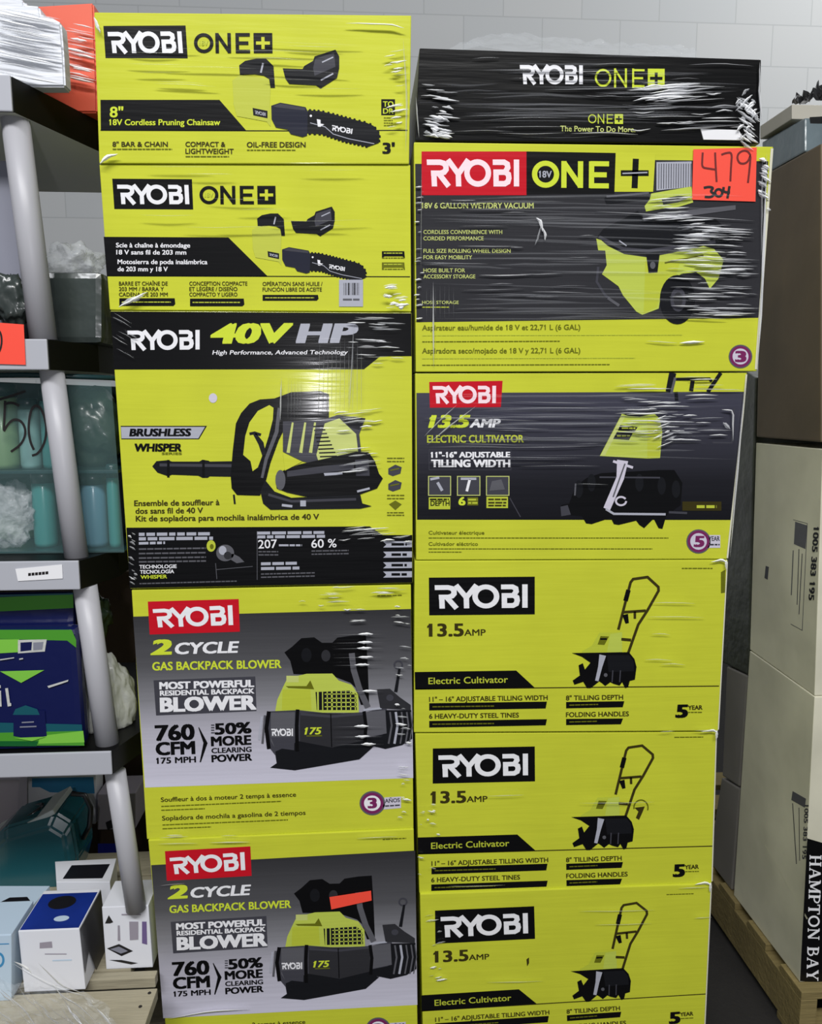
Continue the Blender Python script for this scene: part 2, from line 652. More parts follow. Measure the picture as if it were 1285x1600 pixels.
# ================================================================== left stack
# ---- 1: top chainsaw carton
f = Face('chainsaw_carton', [(147, 19), (643, 24), (639.5, 256), (155, 255)], D, 0.36, 'carton_lime',
         'yellow pruning chainsaw carton on top of the left stack, with English captions')


def chainsaw(f):
    f.src(340, 60, .23346)
    p = 'product_picture'
    f.poly(p, 'ghost_lime', [(100, 280), (150, 245), (340, 270), (355, 330), (350, 440), (355, 590), (320, 545), (130, 520), (108, 440)], 2)
    f.poly(p, 'ghost_lime', [(105, 430), (345, 470), (345, 560), (130, 520)], 2.5)
    f.poly(p, 'charcoal', [(145, 180), (185, 150), (260, 135), (325, 135), (375, 185), (385, 330), (355, 330), (345, 270), (310, 250), (250, 240), (150, 245)], 3)
    f.line(p, 'silver', [(305, 165), (290, 230)], 12, 4)
    f.poly(p, 'charcoal', [(437, 200), (570, 205), (580, 185), (640, 150), (650, 120), (790, 75), (815, 120), (815, 200), (800, 265), (690, 335), (660, 315), (480, 305), (455, 270)], 3)
    f.poly(p, 'slate', [(655, 135), (780, 95), (790, 190), (650, 250), (640, 200)], 3.4)
    f.line(p, 'silver', [(700, 160), (775, 125)], 9, 4)
    f.line(p, 'silver', [(692, 280), (775, 235)], 10, 4)
    f.poly(p, 'charcoal', [(235, 465), (335, 485), (335, 535), (240, 515)], 3)
    f.strokes(p, 'silver', RY, 3.5, .2, [(250, 483), (322, 497), (322, 520), (252, 506)], 4)
    f.poly(p, 'navy_black', [(360, 450), (420, 430), (590, 460), (605, 490), (600, 650), (570, 660), (490, 640), (470, 610), (390, 595), (362, 540)], 4)
    f.poly(p, 'slate', [(372, 455), (420, 437), (588, 466), (585, 482), (400, 462)], 4.3)
    top = [(605, 480), (690, 487), (760, 503), (900, 540), (1000, 565), (1045, 585), (1085, 640), (1080, 700)]
    bot = [(1010, 725), (850, 690), (700, 640), (600, 635)]
    f.poly(p, 'charcoal', top + bot, 3)
    for a, b in list(zip(top, top[1:])) + list(zip(bot, bot[1:])):
        L = math.hypot(b[0] - a[0], b[1] - a[1]); n = max(1, int(L / 26))
        for i in range(n):
            t = (i + .5) / n
            x, y = a[0] + (b[0] - a[0]) * t, a[1] + (b[1] - a[1]) * t
            f.poly(p, 'black', [(x - 9, y), (x - 3, y - 10), (x + 8, y - 7), (x + 10, y + 8), (x - 5, y + 10)], 2.8)
    f.strokes(p, 'white', RY, 3.5, .2, [(768, 580), (905, 605), (900, 640), (762, 615)], 4)
    f.line(p, 'silver', [(620, 565), (720, 592), (775, 640), (880, 672), (1050, 705)], 5, 4)
    f.poly(p, 'white', [(665, 540), (690, 545), (690, 570), (715, 575), (690, 592), (672, 590)], 4)
    f.disc(p, 'white', 625, 518, 8, layer=4)
    f.src()


f.poly('logo', 'black', [(161.5, 40.5), (290, 39.8), (293.4, 91.2), (165, 90.7)], 1)
f.ryobi('white', [(168, 50), (283.5, 49), (286, 83), (171, 83)])
f.one('black', [(302.7, 51.5), (425.5, 51.5), (426, 83), (303.5, 83)], 'black', 'lime', tiny='dull_lime')
f.poly('caption_band', 'black', [(157, 156), (343, 156), (385, 204), (157.5, 203)], 1)
f.line('caption_band', 'black', [(157, 203.6), (450, 204.5), (637, 203.5)], 1.6, 1)
f.text('caption_band', 'lime_text', '8"', (172, 183), (192, 183.3), 16)
f.text('caption_band', 'lime_text', '18V Cordless Pruning Chainsaw', (172, 195.5), (344, 195.5), 9)
f.text('lettering', 'brown_black', '8" BAR & CHAIN', (176, 229), (262, 229), 7.5)
f.fine('lettering', 'olive', 176, 233, 269, h=1.8)
f.text('lettering', 'brown_black', 'COMPACT &', (290, 229), (352, 229.3), 7.5)
f.text('lettering', 'brown_black', 'LIGHTWEIGHT', (290, 240), (365, 240.3), 7.8)
f.fine('lettering', 'olive', 290, 244.5, 358, h=1.8)
f.text('lettering', 'brown_black', 'OIL-FREE DESIGN', (386, 230), (477.5, 230), 8)
f.fine('lettering', 'olive', 386, 234.5, 462, h=1.8)
f.text('lettering', 'black', "3'", (599, 239.5), (616, 239.5), 16, bold=.04)
f.rect('lettering', 'black', 596, 155, 617.5, 180, 1)
f.text('lettering', 'lime_text', 'TO', (599, 166.5), (615, 166.5), 8)
f.text('lettering', 'lime_text', 'DR', (599, 177.5), (615, 177.5), 8)
for yy in (184, 188, 192, 196): f.fine('lettering', 'olive', 600, yy, 614, h=1.2)
chainsaw(f)
f.done()

# ---- 2: second chainsaw carton
f = Face('chainsaw_carton', [(155, 256.5), (641.5, 257.5), (643, 487), (171.5, 484)], D + 0.004, 0.36, 'carton_lime',
         'second yellow pruning chainsaw carton, with French and Spanish captions and a small white barcode')
f.poly('logo', 'black', [(175.4, 279.2), (300, 280), (302, 327.4), (178.7, 326.6)], 1)
f.ryobi('white', [(183, 288.7), (294.5, 289), (296, 319), (185, 319)])
f.one('black', [(311.5, 290.3), (430.5, 290.3), (431, 319), (312, 319)], 'black', 'lime', tiny='dull_lime')
f.poly('caption_band', 'black', [(162, 370), (357, 371), (418.7, 432), (167, 431)], 1)
f.line('caption_band', 'black', [(167, 431), (641, 432.5)], 1.6, 1)
for s, x0, x1, y in (('Scie à chaîne à émondage', 181.5, 297, 386.5), ('18 V sans fil de 203 mm', 182, 291, 397.5),
                     ('Motosierra de poda inalámbrica', 184, 324, 412.5), ('de 203 mm y 18 V', 184, 262, 423.7)):
    f.text('caption_band', 'white', s, (x0, y), (x1, y + .3), 7)
for s, x0, x1, y in (('BARRE ET CHAÎNE DE', 186, 262, 446), ('203 MM / BARRA Y', 186, 256, 454.5), ('CADENA DE 203 MM', 186, 262, 463),
                     ('CONCEPTION COMPACTE', 296, 386.5, 446), ('ET LÉGÈRE / DISEÑO', 296, 371, 454.5), ('COMPACTO Y LIGERO', 296, 371, 463),
                     ('OPÉRATION SANS HUILE /', 410.5, 504, 446.5), ('FUNCIÓN LIBRE DE ACEITE', 410.5, 503, 455.3)):
    f.text('lettering', 'brown_black', s, (x0, y), (x1, y), 6, bold=.015)
for x0, y0, x1, y1 in ((186.5, 466, 273, 478), (297, 466.5, 381, 478.5), (410.5, 460.7, 497, 469.8)):
    f.poly('lettering', 'black', [(x0, y0), (x1, y0), (x1 + 1, y1 - 3), (x1 - 2, y1), (x0, y1)], 2)
    f.fine('lettering', 'dull_lime', x0 + 4, (y0 + y1) / 2, x1 - 6, h=1.6)
f.rect('barcode', 'silver', 530, 437, 567.5, 479, 4)
for i, w in enumerate((1, 2, 1, 3, 1, 1, 2, 3, 1, 2, 1)):
    x = 537 + i * 2.35
    f.rect('barcode', 'black' if i in (2, 3, 6, 7) else 'grey', x, 442, x + .6 * w, 461, 5)
f.fine('barcode', 'grey', 536, 468, 562, h=3, layer=5)
for y0, c in ((392.5, 'black'), (410, 'olive')):
    f.poly('lettering', c, [(597, y0), (632, y0), (633, y0 + 11), (629, y0 + 8), (601, y0 + 8), (597, y0 + 11)], 2)
    f.fine('lettering', 'dull_lime', 600, y0 + 3, 629, h=1.6); f.fine('lettering', 'olive', 597, y0 + 10.5, 633, h=1.5)
f.warp = lambda p: (402 + .775 * (p[0] - 373.9), 341.5 + .765 * (p[1] - 102))
chainsaw(f)
f.warp = None
f.done()

# ---- 3: 40 volt backpack blower carton
f = Face('blower_carton', [(172, 485.5), (643.5, 488.5), (645.5, 911), (203, 920)], D - 0.003, 0.36, 'carton_lime',
         'black and yellow 40 volt blower carton with grey slanted strip, third in left stack')
f.poly('header_panel', 'black', [(172.6, 486.5), (643, 489.5), (643.4, 556.5), (594, 557), (569, 577), (178.8, 577.5)], 1)
f.ryobi('white', [(199, 516.7), (312, 515.5), (312, 546), (201, 547)])
f.text('lettering', 'lime_text', '40V', (330, 536), (447, 535), 29, bold=.05, it=.28)
f.text('lettering', 'silver', 'HP', (466, 535), (551, 534.5), 28, bold=.05, it=.28)
f.text('lettering', 'white', 'High Performance, Advanced Technology', (332, 554), (543, 553.4), 6.5, bold=.012, it=.2)
f.poly('lettering', 'black', [(188.6, 665.4), (323.5, 665.4), (311, 686.4), (189.6, 686.4)], 1)
f.poly('lettering', 'silver', [(189, 667), (320.5, 667), (310, 685), (190, 685)], 1.6)
f.text('lettering', 'black', 'BRUSHLESS', (203, 681.3), (297, 681), 11, bold=.05, it=.15)
f.text('lettering', 'black', 'WHISPER', (210, 705), (283, 705), 11.5, bold=.05, it=.1)
f.text('lettering', 'olive', 'SERIES', (253, 710.5), (284, 710.5), 3.6)
f.disc('scuff', 'lilac', 333, 622, 6.5, 7.5, 2)
f.src(220, 580, .32685)
p = 'product_picture'
f.poly(p, 'charcoal', [(55, 455), (75, 430), (130, 425), (150, 432), (280, 432), (295, 423), (325, 428), (330, 432), (450, 430), (450, 505), (330, 503), (320, 510), (295, 510), (275, 500), (150, 495), (130, 502), (80, 485)], 2)
f.line(p, 'slate', [(90, 448), (440, 452)], 14, 2.4)
for x in (132, 300): f.line(p, 'black', [(x, 424), (x, 508)], 12, 2.6)
f.poly(p, 'black', [(430, 500), (440, 380), (455, 250), (480, 200), (520, 155), (570, 135), (640, 130), (720, 100), (860, 95), (900, 110), (900, 240), (700, 250), (660, 330), (620, 440), (600, 520), (570, 595), (460, 592), (435, 560)], 3)
f.poly(p, 'lime', [(490, 400), (500, 310), (520, 245), (560, 190), (615, 162), (635, 175), (632, 230), (612, 310), (590, 380), (560, 460), (535, 478), (525, 430)], 3.5)
f.line(p, 'charcoal', [(545, 300), (575, 345), (590, 400)], [16, 26, 20], 4)
f.line(p, 'charcoal', [(520, 300), (545, 295), (575, 305)], 14, 4)
f.line(p, 'charcoal', [(445, 590), (450, 635)], 9, 3)
f.line(p, 'grey', [(662, 175), (650, 290), (600, 420), (580, 510)], [14, 18, 16, 12], 4)
f.poly(p, 'slate', [(680, 240), (870, 232), (940, 210), (1075, 225), (1045, 300), (1055, 395), (830, 445), (770, 430), (680, 385)], 4)
for x in (705, 765, 812):
    f.line(p, 'pale_lime', [(x + 22, 245), (x, 390)], [9, 16], 4.5)
for i in range(9):
    f.line(p, 'black', [(825 + i * 4, 265 + i * 18), (875 + i * 8, 262 + i * 18)], 7, 4.6)
f.poly(p, 'pale_lime', [(880, 250), (950, 225), (1030, 300), (1040, 385), (850, 430), (840, 400)], 4.4)
f.poly(p, 'charcoal', [(960, 220), (1075, 225), (1045, 280), (1000, 270)], 4.7)
f.poly(p, 'lime', [(680, 390), (772, 432), (690, 475)], 5)
f.poly(p, 'black', [(690, 470), (760, 445), (1030, 385), (1090, 388), (1120, 430), (1140, 490), (1158, 512), (1130, 560), (1040, 592), (800, 602), (700, 580), (650, 560), (645, 500)], 4.8)
f.poly(p, 'slate', [(700, 478), (880, 452), (1020, 440), (1020, 470), (700, 505)], 5.2)
f.poly(p, 'silver', [(875, 487), (965, 482), (965, 494), (880, 500)], 5.5)
f.poly(p, 'slate', [(1025, 425), (1090, 420), (1095, 500), (1030, 500)], 5.3)
f.line(p, 'silver', [(1035, 575), (1095, 560)], 10, 5.5)
f.disc(p, 'grey', 668, 520, 24, 48, 5.3)
f.poly(p, 'charcoal', [(572, 575), (595, 520), (640, 575), (720, 605), (1050, 590), (1060, 632), (1105, 645), (1050, 657), (620, 662), (585, 632)], 5)
f.line(p, 'slate', [(610, 590), (720, 622), (1030, 612)], 12, 5.4)
f.line(p, 'silver', [(675, 640), (725, 646)], 12, 5.5)
f.rect(p, 'silver', 763, 618, 790, 646, 5.5)
f.src()
for y, (sx, sy) in ((735, (10, 9)), (759, (10, 9))):
    f.poly('lettering', 'slate', [(607, y - 3), (618, y - 9), (628, y - 5), (626, y + 5), (614, y + 9), (607, y + 6)], 2)
    f.line('lettering', 'olive', [(610, y), (624, y - 3)], 2, 3)
f.poly('lettering', 'olive', [(608, 788), (618, 782), (628, 788), (618, 797)], 2)
for y in (716, 721, 774, 779, 801, 805): f.fine('lettering', 'olive', 605, y, 632, h=1.8)
for s, x0, x1, y0, y1 in (('Ensemble de souffleur à', 210, 343, 790.5, 789), ('dos sans fil de 40 V', 212, 317, 802.5, 801.5), ('Kit de sopladora para mochila inalámbrica de 40 V', 212.5, 498.5, 814.5, 811.5)):
    f.text('lettering', 'brown_black', s, (x0, y0), (x1, y1), 8.5)
f.poly('footer_panel', 'black', [(197.5, 824.5), (578, 822.5), (598, 836), (644.5, 836), (645, 910.3), (202.8, 919)], 1)
q = 'footer_panel'
for y, x1, h in ((835, 328, 5), (842, 333, 5), (849, 258, 4)): f.fine(q, 'silver', 217, y, x1, y - 1, h=h, layer=2)
for y in (858, 865, 872, 878): f.fine(q, 'grey', 217, y, 322, y - 1.5, h=2.4, layer=2)
f.text(q, 'white', 'TECHNOLOGIE', (218, 888.5), (276, 887.5), 5.5)
f.text(q, 'white', 'TECNOLOGÍA', (219, 896.5), (272, 895.5), 5.5)
f.text(q, 'lime_text', 'WHISPER', (220, 904.5), (261, 903.5), 5.5)
f.fine(q, 'grey', 218, 912, 370, 908, h=1.8, layer=2)
f.disc(q, 'dull_lime', 330, 853, 7, 9, 2); f.disc(q, 'olive', 331, 854, 3, 4, 3)
f.disc(q, 'grey', 352, 864, 14, 13, 2); f.disc(q, 'silver', 348, 860, 6, 7, 3); f.disc(q, 'dark_grey', 356, 868, 6, 6, 3)
f.poly(q, 'grey', [(362, 864), (374, 870), (382, 878), (370, 880), (360, 874)], 2)
for y in (833, 839): f.fine(q, 'silver', 402, y, 508, y - 1, h=4.5, layer=2)
f.text(q, 'white', '207', (404, 857), (433, 856), 13, bold=.01); f.fine(q, 'silver', 436, 852, 472, h=3, layer=2)
f.text(q, 'white', '60 %', (487, 856), (526, 855), 13, bold=.01)
for y in (862, 867): f.fine(q, 'grey', 404, y, 435, h=2, layer=2); f.fine(q, 'grey', 487, y - 1, 545, y - 2, h=2, layer=2)
for y, x1 in ((881, 464), (888.5, 468)): f.fine(q, 'silver', 408, y, x1, y - 1, h=4.6, layer=2)
for y in (897, 902): f.fine(q, 'grey', 408, y, 492, y - 2, h=2, layer=2)
for y in (846, 862, 878.5, 893):
    f.poly(q, 'silver', [(599, y), (644, y - .5), (644, y + 9), (599, y + 9.5), (604, y + 5)], 2)
    f.fine(q, 'black', 612, y + 4.5, 636, h=4, layer=3)
for pt in ([(338, 890), (395, 885)], [(337, 880), (339, 905)], [(402, 830), (402, 906)]): f.line(q, 'grey', pt, .9, 2)
f.done()

# ---- 4, 5: gas backpack blower cartons
def gas_blower(f, grad):
    f.poly('artwork_panel', grad, [(208, 963.5), (642.5, 951.5), (646, 1215.6), (226.8, 1230.6)], 1)
    f.poly('logo', 'red', [(231, 940), (373, 936), (375, 987), (234, 991.5)], 2)
    f.ryobi('white', [(238.6, 952), (363, 945.6), (364.5, 976.6), (242, 980.5)])
    f.text('lettering', 'lime_text', '2', (238, 1022.7), (265, 1022), 22, bold=.05, it=.25)
    f.text('lettering', 'white', 'CYCLE', (273, 1022), (370, 1019.5), 17, bold=.035, it=.2)
    f.text('lettering', 'lime_text', 'GAS BACKPACK BLOWER', (238.6, 1047.5), (439.5, 1043.6), 12.5, bold=.03)
    f.poly('lettering', 'slate', [(240, 1063), (399, 1057), (401, 1111), (244, 1118)], 2)
    f.text('lettering', 'white', 'MOST POWERFUL', (250, 1076.8), (396.6, 1073), 10.5, bold=.05)
    f.text('lettering', 'white', 'RESIDENTIAL BACKPACK', (250.5, 1087), (397, 1083.3), 7.5, bold=.04)
    f.text('lettering', 'white', 'BLOWER', (252, 1112), (399, 1108), 21, bold=.05)
    f.text('lettering', 'black', '760', (244, 1157), (303, 1155), 23, bold=.04)
    f.text('lettering', 'black', 'CFM', (245, 1179.7), (304, 1177.5), 19, bold=.045)
    f.text('lettering', 'black', '175 MPH', (246, 1193.3), (306, 1191), 9, bold=.03)
    f.poly('lettering', 'black', [(311, 1136), (324.5, 1161), (314, 1191), (312, 1191), (318, 1161), (310, 1137)], 3)
    f.text('lettering', 'black', '50%', (337, 1147.5), (392, 1145), 16.5, bold=.04)
    for y in (1133, 1137, 1141, 1145): f.line('lettering', 'slate', [(330, y), (335, y)], 1.8, 3)
    f.text('lettering', 'black', 'MORE', (331, 1165.5), (392, 1163), 14, bold=.045)
    f.text('lettering', 'black', 'CLEARING', (331, 1176.8), (393, 1174.5), 7.6, bold=.03)
    f.text('lettering', 'black', 'POWER', (331.5, 1190.7), (393.5, 1188), 10.5, bold=.04)
    f.fine('lettering', 'olive', 590, 931, 628, 930, h=1.8)
    f.text('lettering', 'brown_black', 'Souffleur à dos à moteur 2 temps à essence', (251.6, 1253), (462.7, 1244.6), 6.8, bold=.012)
    f.fine('lettering', 'olive', 252, 1260, 440, 1252, h=1.6); f.fine('lettering', 'olive', 252, 1266, 320, 1263.5, h=1.6)
    f.text('lettering', 'brown_black', 'Sopladora de mochila a gasolina de 2 tiempos', (253.5, 1282), (477.6, 1273), 6.8, bold=.012)
    f.fine('lettering', 'olive', 254, 1289, 450, 1281, h=1.6); f.fine('lettering', 'olive', 254, 1295, 330, 1292, h=1.6)
    b = 'warranty_badge'
    f.disc(b, 'grey', 582, 1255, 20, 19, 2); f.disc(b, 'purple', 582, 1255, 17.5, 16.5, 2.5); f.disc(b, 'white', 582, 1255, 13, 12, 3)
    f.text(b, 'purple', '3', (576.5, 1262.5), (588, 1262), 15, bold=.05, layer=4)
    f.poly(b, 'lilac', [(601, 1246), (627, 1244.5), (627, 1262.5), (598, 1265)], 2)
    f.text(b, 'slate', 'AÑOS', (602, 1254.5), (625, 1253), 6); f.fine(b, 'slate', 602, 1259.5, 625, 1258, h=2.2)
    p = 'product_picture'
    f.src(390, 980, .20233)
    f.poly(p, 'black', [(270, 195), (330, 150), (400, 85), (500, 78), (560, 120), (640, 120), (680, 80), (790, 65), (900, 60), (915, 330), (925, 600), (860, 600), (820, 470), (780, 430), (650, 380), (420, 365), (340, 362), (315, 260)], 2)
    f.disc(p, 'charcoal', 440, 215, 40, 55, 2.5); f.disc(p, 'dark_grey', 590, 220, 35, 45, 2.5)
    f.poly(p, 'mid_lime', [(200, 640), (215, 560), (260, 460), (290, 400), (330, 385), (440, 360), (640, 358), (690, 412), (790, 445), (840, 520), (845, 660), (200, 660)], 3)
    f.poly(p, 'dull_lime', [(255, 480), (470, 480), (480, 640), (250, 640)], 3.3)
    f.poly(p, 'olive', [(280, 455), (440, 455), (470, 410), (500, 480), (470, 478), (300, 470)], 3.4)
    f.rect(p, 'pale_lime', 285, 375, 380, 425, 3.4)
    f.poly(p, 'charcoal', [(510, 500), (780, 490), (825, 540), (830, 640), (520, 640)], 3.5)
    for i in range(9): f.line(p, 'mid_lime', [(528 + i * 36, 488), (530 + i * 36, 645)], 13 if i in (0, 3) else 8, 4)
    for y in (515, 548, 580, 612): f.line(p, 'mid_lime', [(580, y + 2), (835, y)], 8, 4)
    f.line(p, 'grey', [(790, 200), (805, 330), (850, 480), (915, 620)], 46, 4)
    f.poly(p, 'slate', [(120, 700), (150, 650), (380, 640), (640, 668), (900, 655), (1060, 620), (1065, 800), (950, 930), (850, 1020), (500, 1080), (350, 1105), (160, 1085), (210, 1050), (200, 990), (130, 900)], 4.2)
    f.poly(p, 'dark_grey', [(390, 660), (880, 665), (890, 880), (640, 930), (390, 900)], 4.4)
    f.poly(p, 'charcoal', [(380, 880), (640, 930), (900, 870), (950, 930), (850, 1020), (500, 1080), (350, 1105), (160, 1085), (210, 1050), (200, 960)], 4.6)
    f.line(p, 'slate', [(395, 670), (635, 690), (880, 668)], 20, 4.8)
    f.line(p, 'black', [(628, 670), (635, 925)], 8, 4.9)
    f.poly(p, 'grey', [(165, 660), (350, 655), (345, 950), (195, 930), (165, 880)], 4.7)
    f.poly(p, 'slate', [(165, 850), (348, 845), (345, 950), (195, 930)], 4.9)
    f.line(p, 'black', [(372, 635), (365, 760), (368, 960)], 28, 5)
    f.line(p, 'black', [(150, 650), (130, 780), (150, 940)], 30, 5)
    f.line(p, 'silver', [(95, 690), (75, 870)], 18, 4); f.line(p, 'grey', [(120, 680), (100, 900)], 18, 3.9)
    f.ryobi('white', [(168, 785), (335, 783), (335, 840), (168, 838)], p, 5.5)
    f.text(p, 'lime_text', '175', (428, 828), (545, 826), 52, bold=.03, it=.25, layer=5.5)
    f.line(p, 'olive', [(440, 840), (560, 838)], 8, 5.4)
    f.poly(p, 'grey', [(890, 655), (1050, 640), (1060, 820), (905, 850)], 5)
    f.line(p, 'silver', [(880, 640), (1020, 625)], 16, 5.2)
    f.poly(p, 'charcoal', [(1050, 640), (1250, 640), (1258, 860), (1180, 910), (1050, 940), (880, 900), (880, 860), (1030, 830)], 4.9)
    for x, w in ((1085, 14), (1130, 18), (1175, 12), (1215, 12), (1245, 8)): f.line(p, 'grey' if w < 18 else 'silver', [(x, 655), (x + 14, 760), (x - 10, 900)], w, 5.4)
    f.line(p, 'black', [(885, 650), (900, 760), (890, 900)], 26, 5.5)
    f.poly(p, 'dark_grey', [(985, 480), (1085, 475), (1160, 540), (1245, 600), (1245, 640), (1010, 625)], 5.6)
    f.disc(p, 'slate', 1085, 545, 28, 25, 6)
    f.line(p, 'charcoal', [(1130, 500), (1160, 315)], [26, 18], 5.5)
    f.line(p, 'slate', arc(1150, 290, 30, 30)[:-1], 12, 5, True)
    f.src()


zt = onY(430, 957, D).z; zb = onY(430, 1222, D).z
Q4 = [(205.5, 922), (642.5, 913.5), (646.5, 1294), (229.5, 1311.5)]
f = Face('gas_blower_carton', Q4, D, 0.36, 'carton_lime', 'upper yellow and grey gas backpack blower carton, directly under the black-footed carton')
zo = f.body.location.z
gradient_mat('artwork_fade', (52, 52, 55), (206, 204, 220), zt - zo, zb - zo, [(0.30, (84, 84, 88)), (0.5, (132, 132, 138)), (0.68, (180, 178, 190))])
gas_blower(f, 'artwork_fade')
f.done()
Q5 = [(231.5, 1313), (646.8, 1295.5), (654, LZ_R), (266, LZ_L)]
f = Face('gas_blower_carton', Q5, D - 0.004, 0.36, 'carton_lime', 'lowest yellow and grey gas blower carton, with an orange sticker across its picture')
zo = f.body.location.z
zt5 = onY(440, 1340, D).z; zb5 = onY(440, 1580, D).z
gradient_mat('artwork_fade_low', (52, 52, 55), (206, 204, 220), zt5 - zo, zb5 - zo, [(0.30, (84, 84, 88)), (0.5, (132, 132, 138)), (0.68, (180, 178, 190))])
f.warp = homography([(231, 940), (642, 951.5), (226.6, 1230.6), (646.5, 1215.6)], [(257.8, 1330), (648.5, 1329), (255, 1591), (653, 1570)])
gas_blower(f, 'artwork_fade_low')
f.warp = None
f.done()

# ================================================================== right stack
f = Face('battery_kit_carton', [(656, 75), (1190, 93), (1188, 224.5), (649, 220)], D, 0.34, 'carton_black',
         'long black carton with white and lime lettering on top of the right stack')
f.ryobi('white', [(812.5, 101.5), (911, 102), (911, 131.5), (814, 131.5)])
f.one('lime_text', [(929, 106.5), (1039, 107.5), (1039, 137.5), (929, 136.5)], 'lime_text', 'black', w=.11)
f.one('lime_text', [(919, 178), (974, 178.3), (974, 193.7), (919, 193)], 'lime_text', 'black', w=.11)
f.text('lettering', 'pale_lime', 'The Power To Do More.', (876, 205), (993, 206.5), 8.5, bold=.015)
f.line('fold_line', 'dark_grey', [(656, 160), (1188, 170)], 1.2, 1)
f.done()


def sticker(name, quad, y, m, label, cat, thick=0.0006):
    fr = [onY(px, py, y) for px, py in quad]
    bk = [p + Vector((0, thick, 0)) for p in fr]
    return tag(bm_obj(name, prism_bm(fr, bk), m), label, cat)


sticker('shipping_label', [(1095.5, 201.5), (1155, 203), (1162.7, 219), (1100, 218)], D - 0.0022, 'paper_white', 'small blank white paper label on the black carton', 'label', 0.002)

f = Face('vacuum_carton', [(647, 222), (1209, 229), (1183, 580), (650, 581)], D - 0.002, 0.40, 'carton_lime',
         'yellow and charcoal wet dry vacuum carton bearing the large orange paper tag')
f.poly('artwork_panel', 'dark_grey', [(649, 256), (659, 256), (659, 238), (1024, 241), (1024, 250), (1201, 252), (1186, 496.5), (651, 503.5)], 1)  # black print, greyed in its ink for the haze of the film
f.poly('logo', 'red', [(659, 236.6), (823, 236.6), (823, 305), (659, 305)], 2)
f.ryobi('pink_white', [(667, 249.3), (811.5, 249.3), (811.5, 291.3), (669, 291.3)])
f.poly('wordmark', 'black', [(823, 236.6), (962.5, 239), (960.6, 302.5), (823, 304)], 2)
f.one('lime_text', [(832, 251), (953, 252.5), (952.5, 294), (832, 293)], part='wordmark', w=.19, tiny='silver')
f.poly('plus_badge', 'lime', [(962.5, 239), (1024.5, 240.4), (1021, 299.6), (960.6, 299.6)], 3)
f.line('plus_badge', 'black', [(994, 248), (992, 294)], 9.5, 4); f.line('plus_badge', 'black', [(970.5, 270.5), (1014, 270.5)], 9, 4)
f.line('plus_badge', 'silver', [(973, 271), (1012, 269.5)], 2, 5)
L = 'lettering'
f.text(L, 'pale_lime', '18V 6 GALLON WET/DRY VACUUM', (660, 325.5), (834, 325.5), 8.5)
for s, x1, y in (('CORDLESS CONVENIENCE WITH', 785, 365.5), ('CORDED PERFORMANCE', 756, 375.5), ('FULL SIZE ROLLING WHEEL DESIGN', 798, 395), ('FOR EASY MOBILITY', 738, 405),
                 ('HOSE BUILT FOR', 727, 425.5), ('ACCESSORY STORAGE', 743, 435)):
    f.text(L, 'pale_lime', s, (662, y), (x1, y), 6, bold=.012)
f.text(L, 'pale_lime', 'HOSE STORAGE', (660, 475), (717, 475), 5, bold=.01); f.fine(L, 'dull_lime', 660, 480, 702, h=1.6)
for y0, y1, s in ((516, 515, 'Aspirateur eau/humide de 18 V et 22,71 L (6 GAL)'), (552, 551.5, 'Aspiradora seco/mojado de 18 V y 22,71 L (6 GAL)')):
    f.text(L, 'olive', s, (660, y0), (907, y1), 8, bold=.015)
for y, x1 in ((524, 1066), (534, 875), (560, 993), (570.5, 953)): f.fine(L, 'dull_lime' if y in (524, 560) else 'olive', 660, y, x1, y - 1, h=1.5)
b = 'warranty_badge'
f.disc(b, 'grey', 1157.6, 557, 18.5, layer=2); f.disc(b, 'purple', 1157.6, 557, 16.5, layer=2.5); f.disc(b, 'lilac', 1157.6, 557, 12.5, layer=3)
f.text(b, 'purple', '3', (1151, 565), (1165, 565), 16, bold=.05, layer=4)
f.line('lit_edge', 'lit_board', [(1207, 232), (1196, 380), (1182, 577)], 4, 3)  # white board edge, drawn paler for the highlight along the corner
p = 'product_picture'
f.src(920, 230, .23346)
f.poly(p, 'silver', [(455, 100), (690, 95), (690, 265), (455, 290)], 3.5)
for i in range(14): f.line(p, 'slate' if i % 3 else 'grey', [(472 + i * 16.5, 110), (470 + i * 16.5, 280 - i)], 5, 4)
f.poly(p, 'charcoal', [(105, 345), (125, 320), (410, 295), (410, 350), (120, 382)], 3)
f.line(p, 'grey', [(120, 330), (405, 305)], 14, 3.5)
f.poly(p, 'mid_lime', [(420, 310), (690, 262), (700, 370), (600, 400), (490, 412), (385, 430), (375, 395), (410, 350)], 4)
f.poly(p, 'dark_grey', [(490, 345), (600, 325), (690, 330), (600, 370), (500, 385)], 4.4)
f.poly(p, 'grey', [(360, 455), (610, 425), (985, 388), (985, 418), (600, 470), (370, 492)], 4)
f.poly(p, 'charcoal', [(55, 605), (100, 545), (250, 470), (330, 425), (370, 490), (600, 478), (850, 480), (970, 590), (940, 640), (840, 665), (590, 695), (400, 725), (230, 705), (130, 655)], 2.5)
f.line(p, 'slate', [(70, 600), (230, 680), (400, 695), (600, 665), (850, 630)], 22, 3)
f.line(p, 'silver', [(205, 625), (255, 660)], 8, 3.4)
f.poly(p, 'mid_lime', [(52, 612), (85, 622), (130, 662), (240, 716), (400, 738), (590, 702), (770, 662), (840, 680), (905, 755), (870, 880), (812, 948), (780, 880), (720, 835), (620, 850), (530, 900), (485, 980), (470, 1080), (360, 1122), (320, 1100), (230, 990), (200, 930), (90, 850), (122, 790), (112, 692), (65, 690)], 3)
f.poly(p, 'dull_lime', [(380, 760), (520, 760), (620, 740), (590, 850), (500, 920), (460, 1070), (370, 1110)], 3.3)
f.line(p, 'olive', [(510, 775), (600, 755), (770, 725)], 12, 3.6)
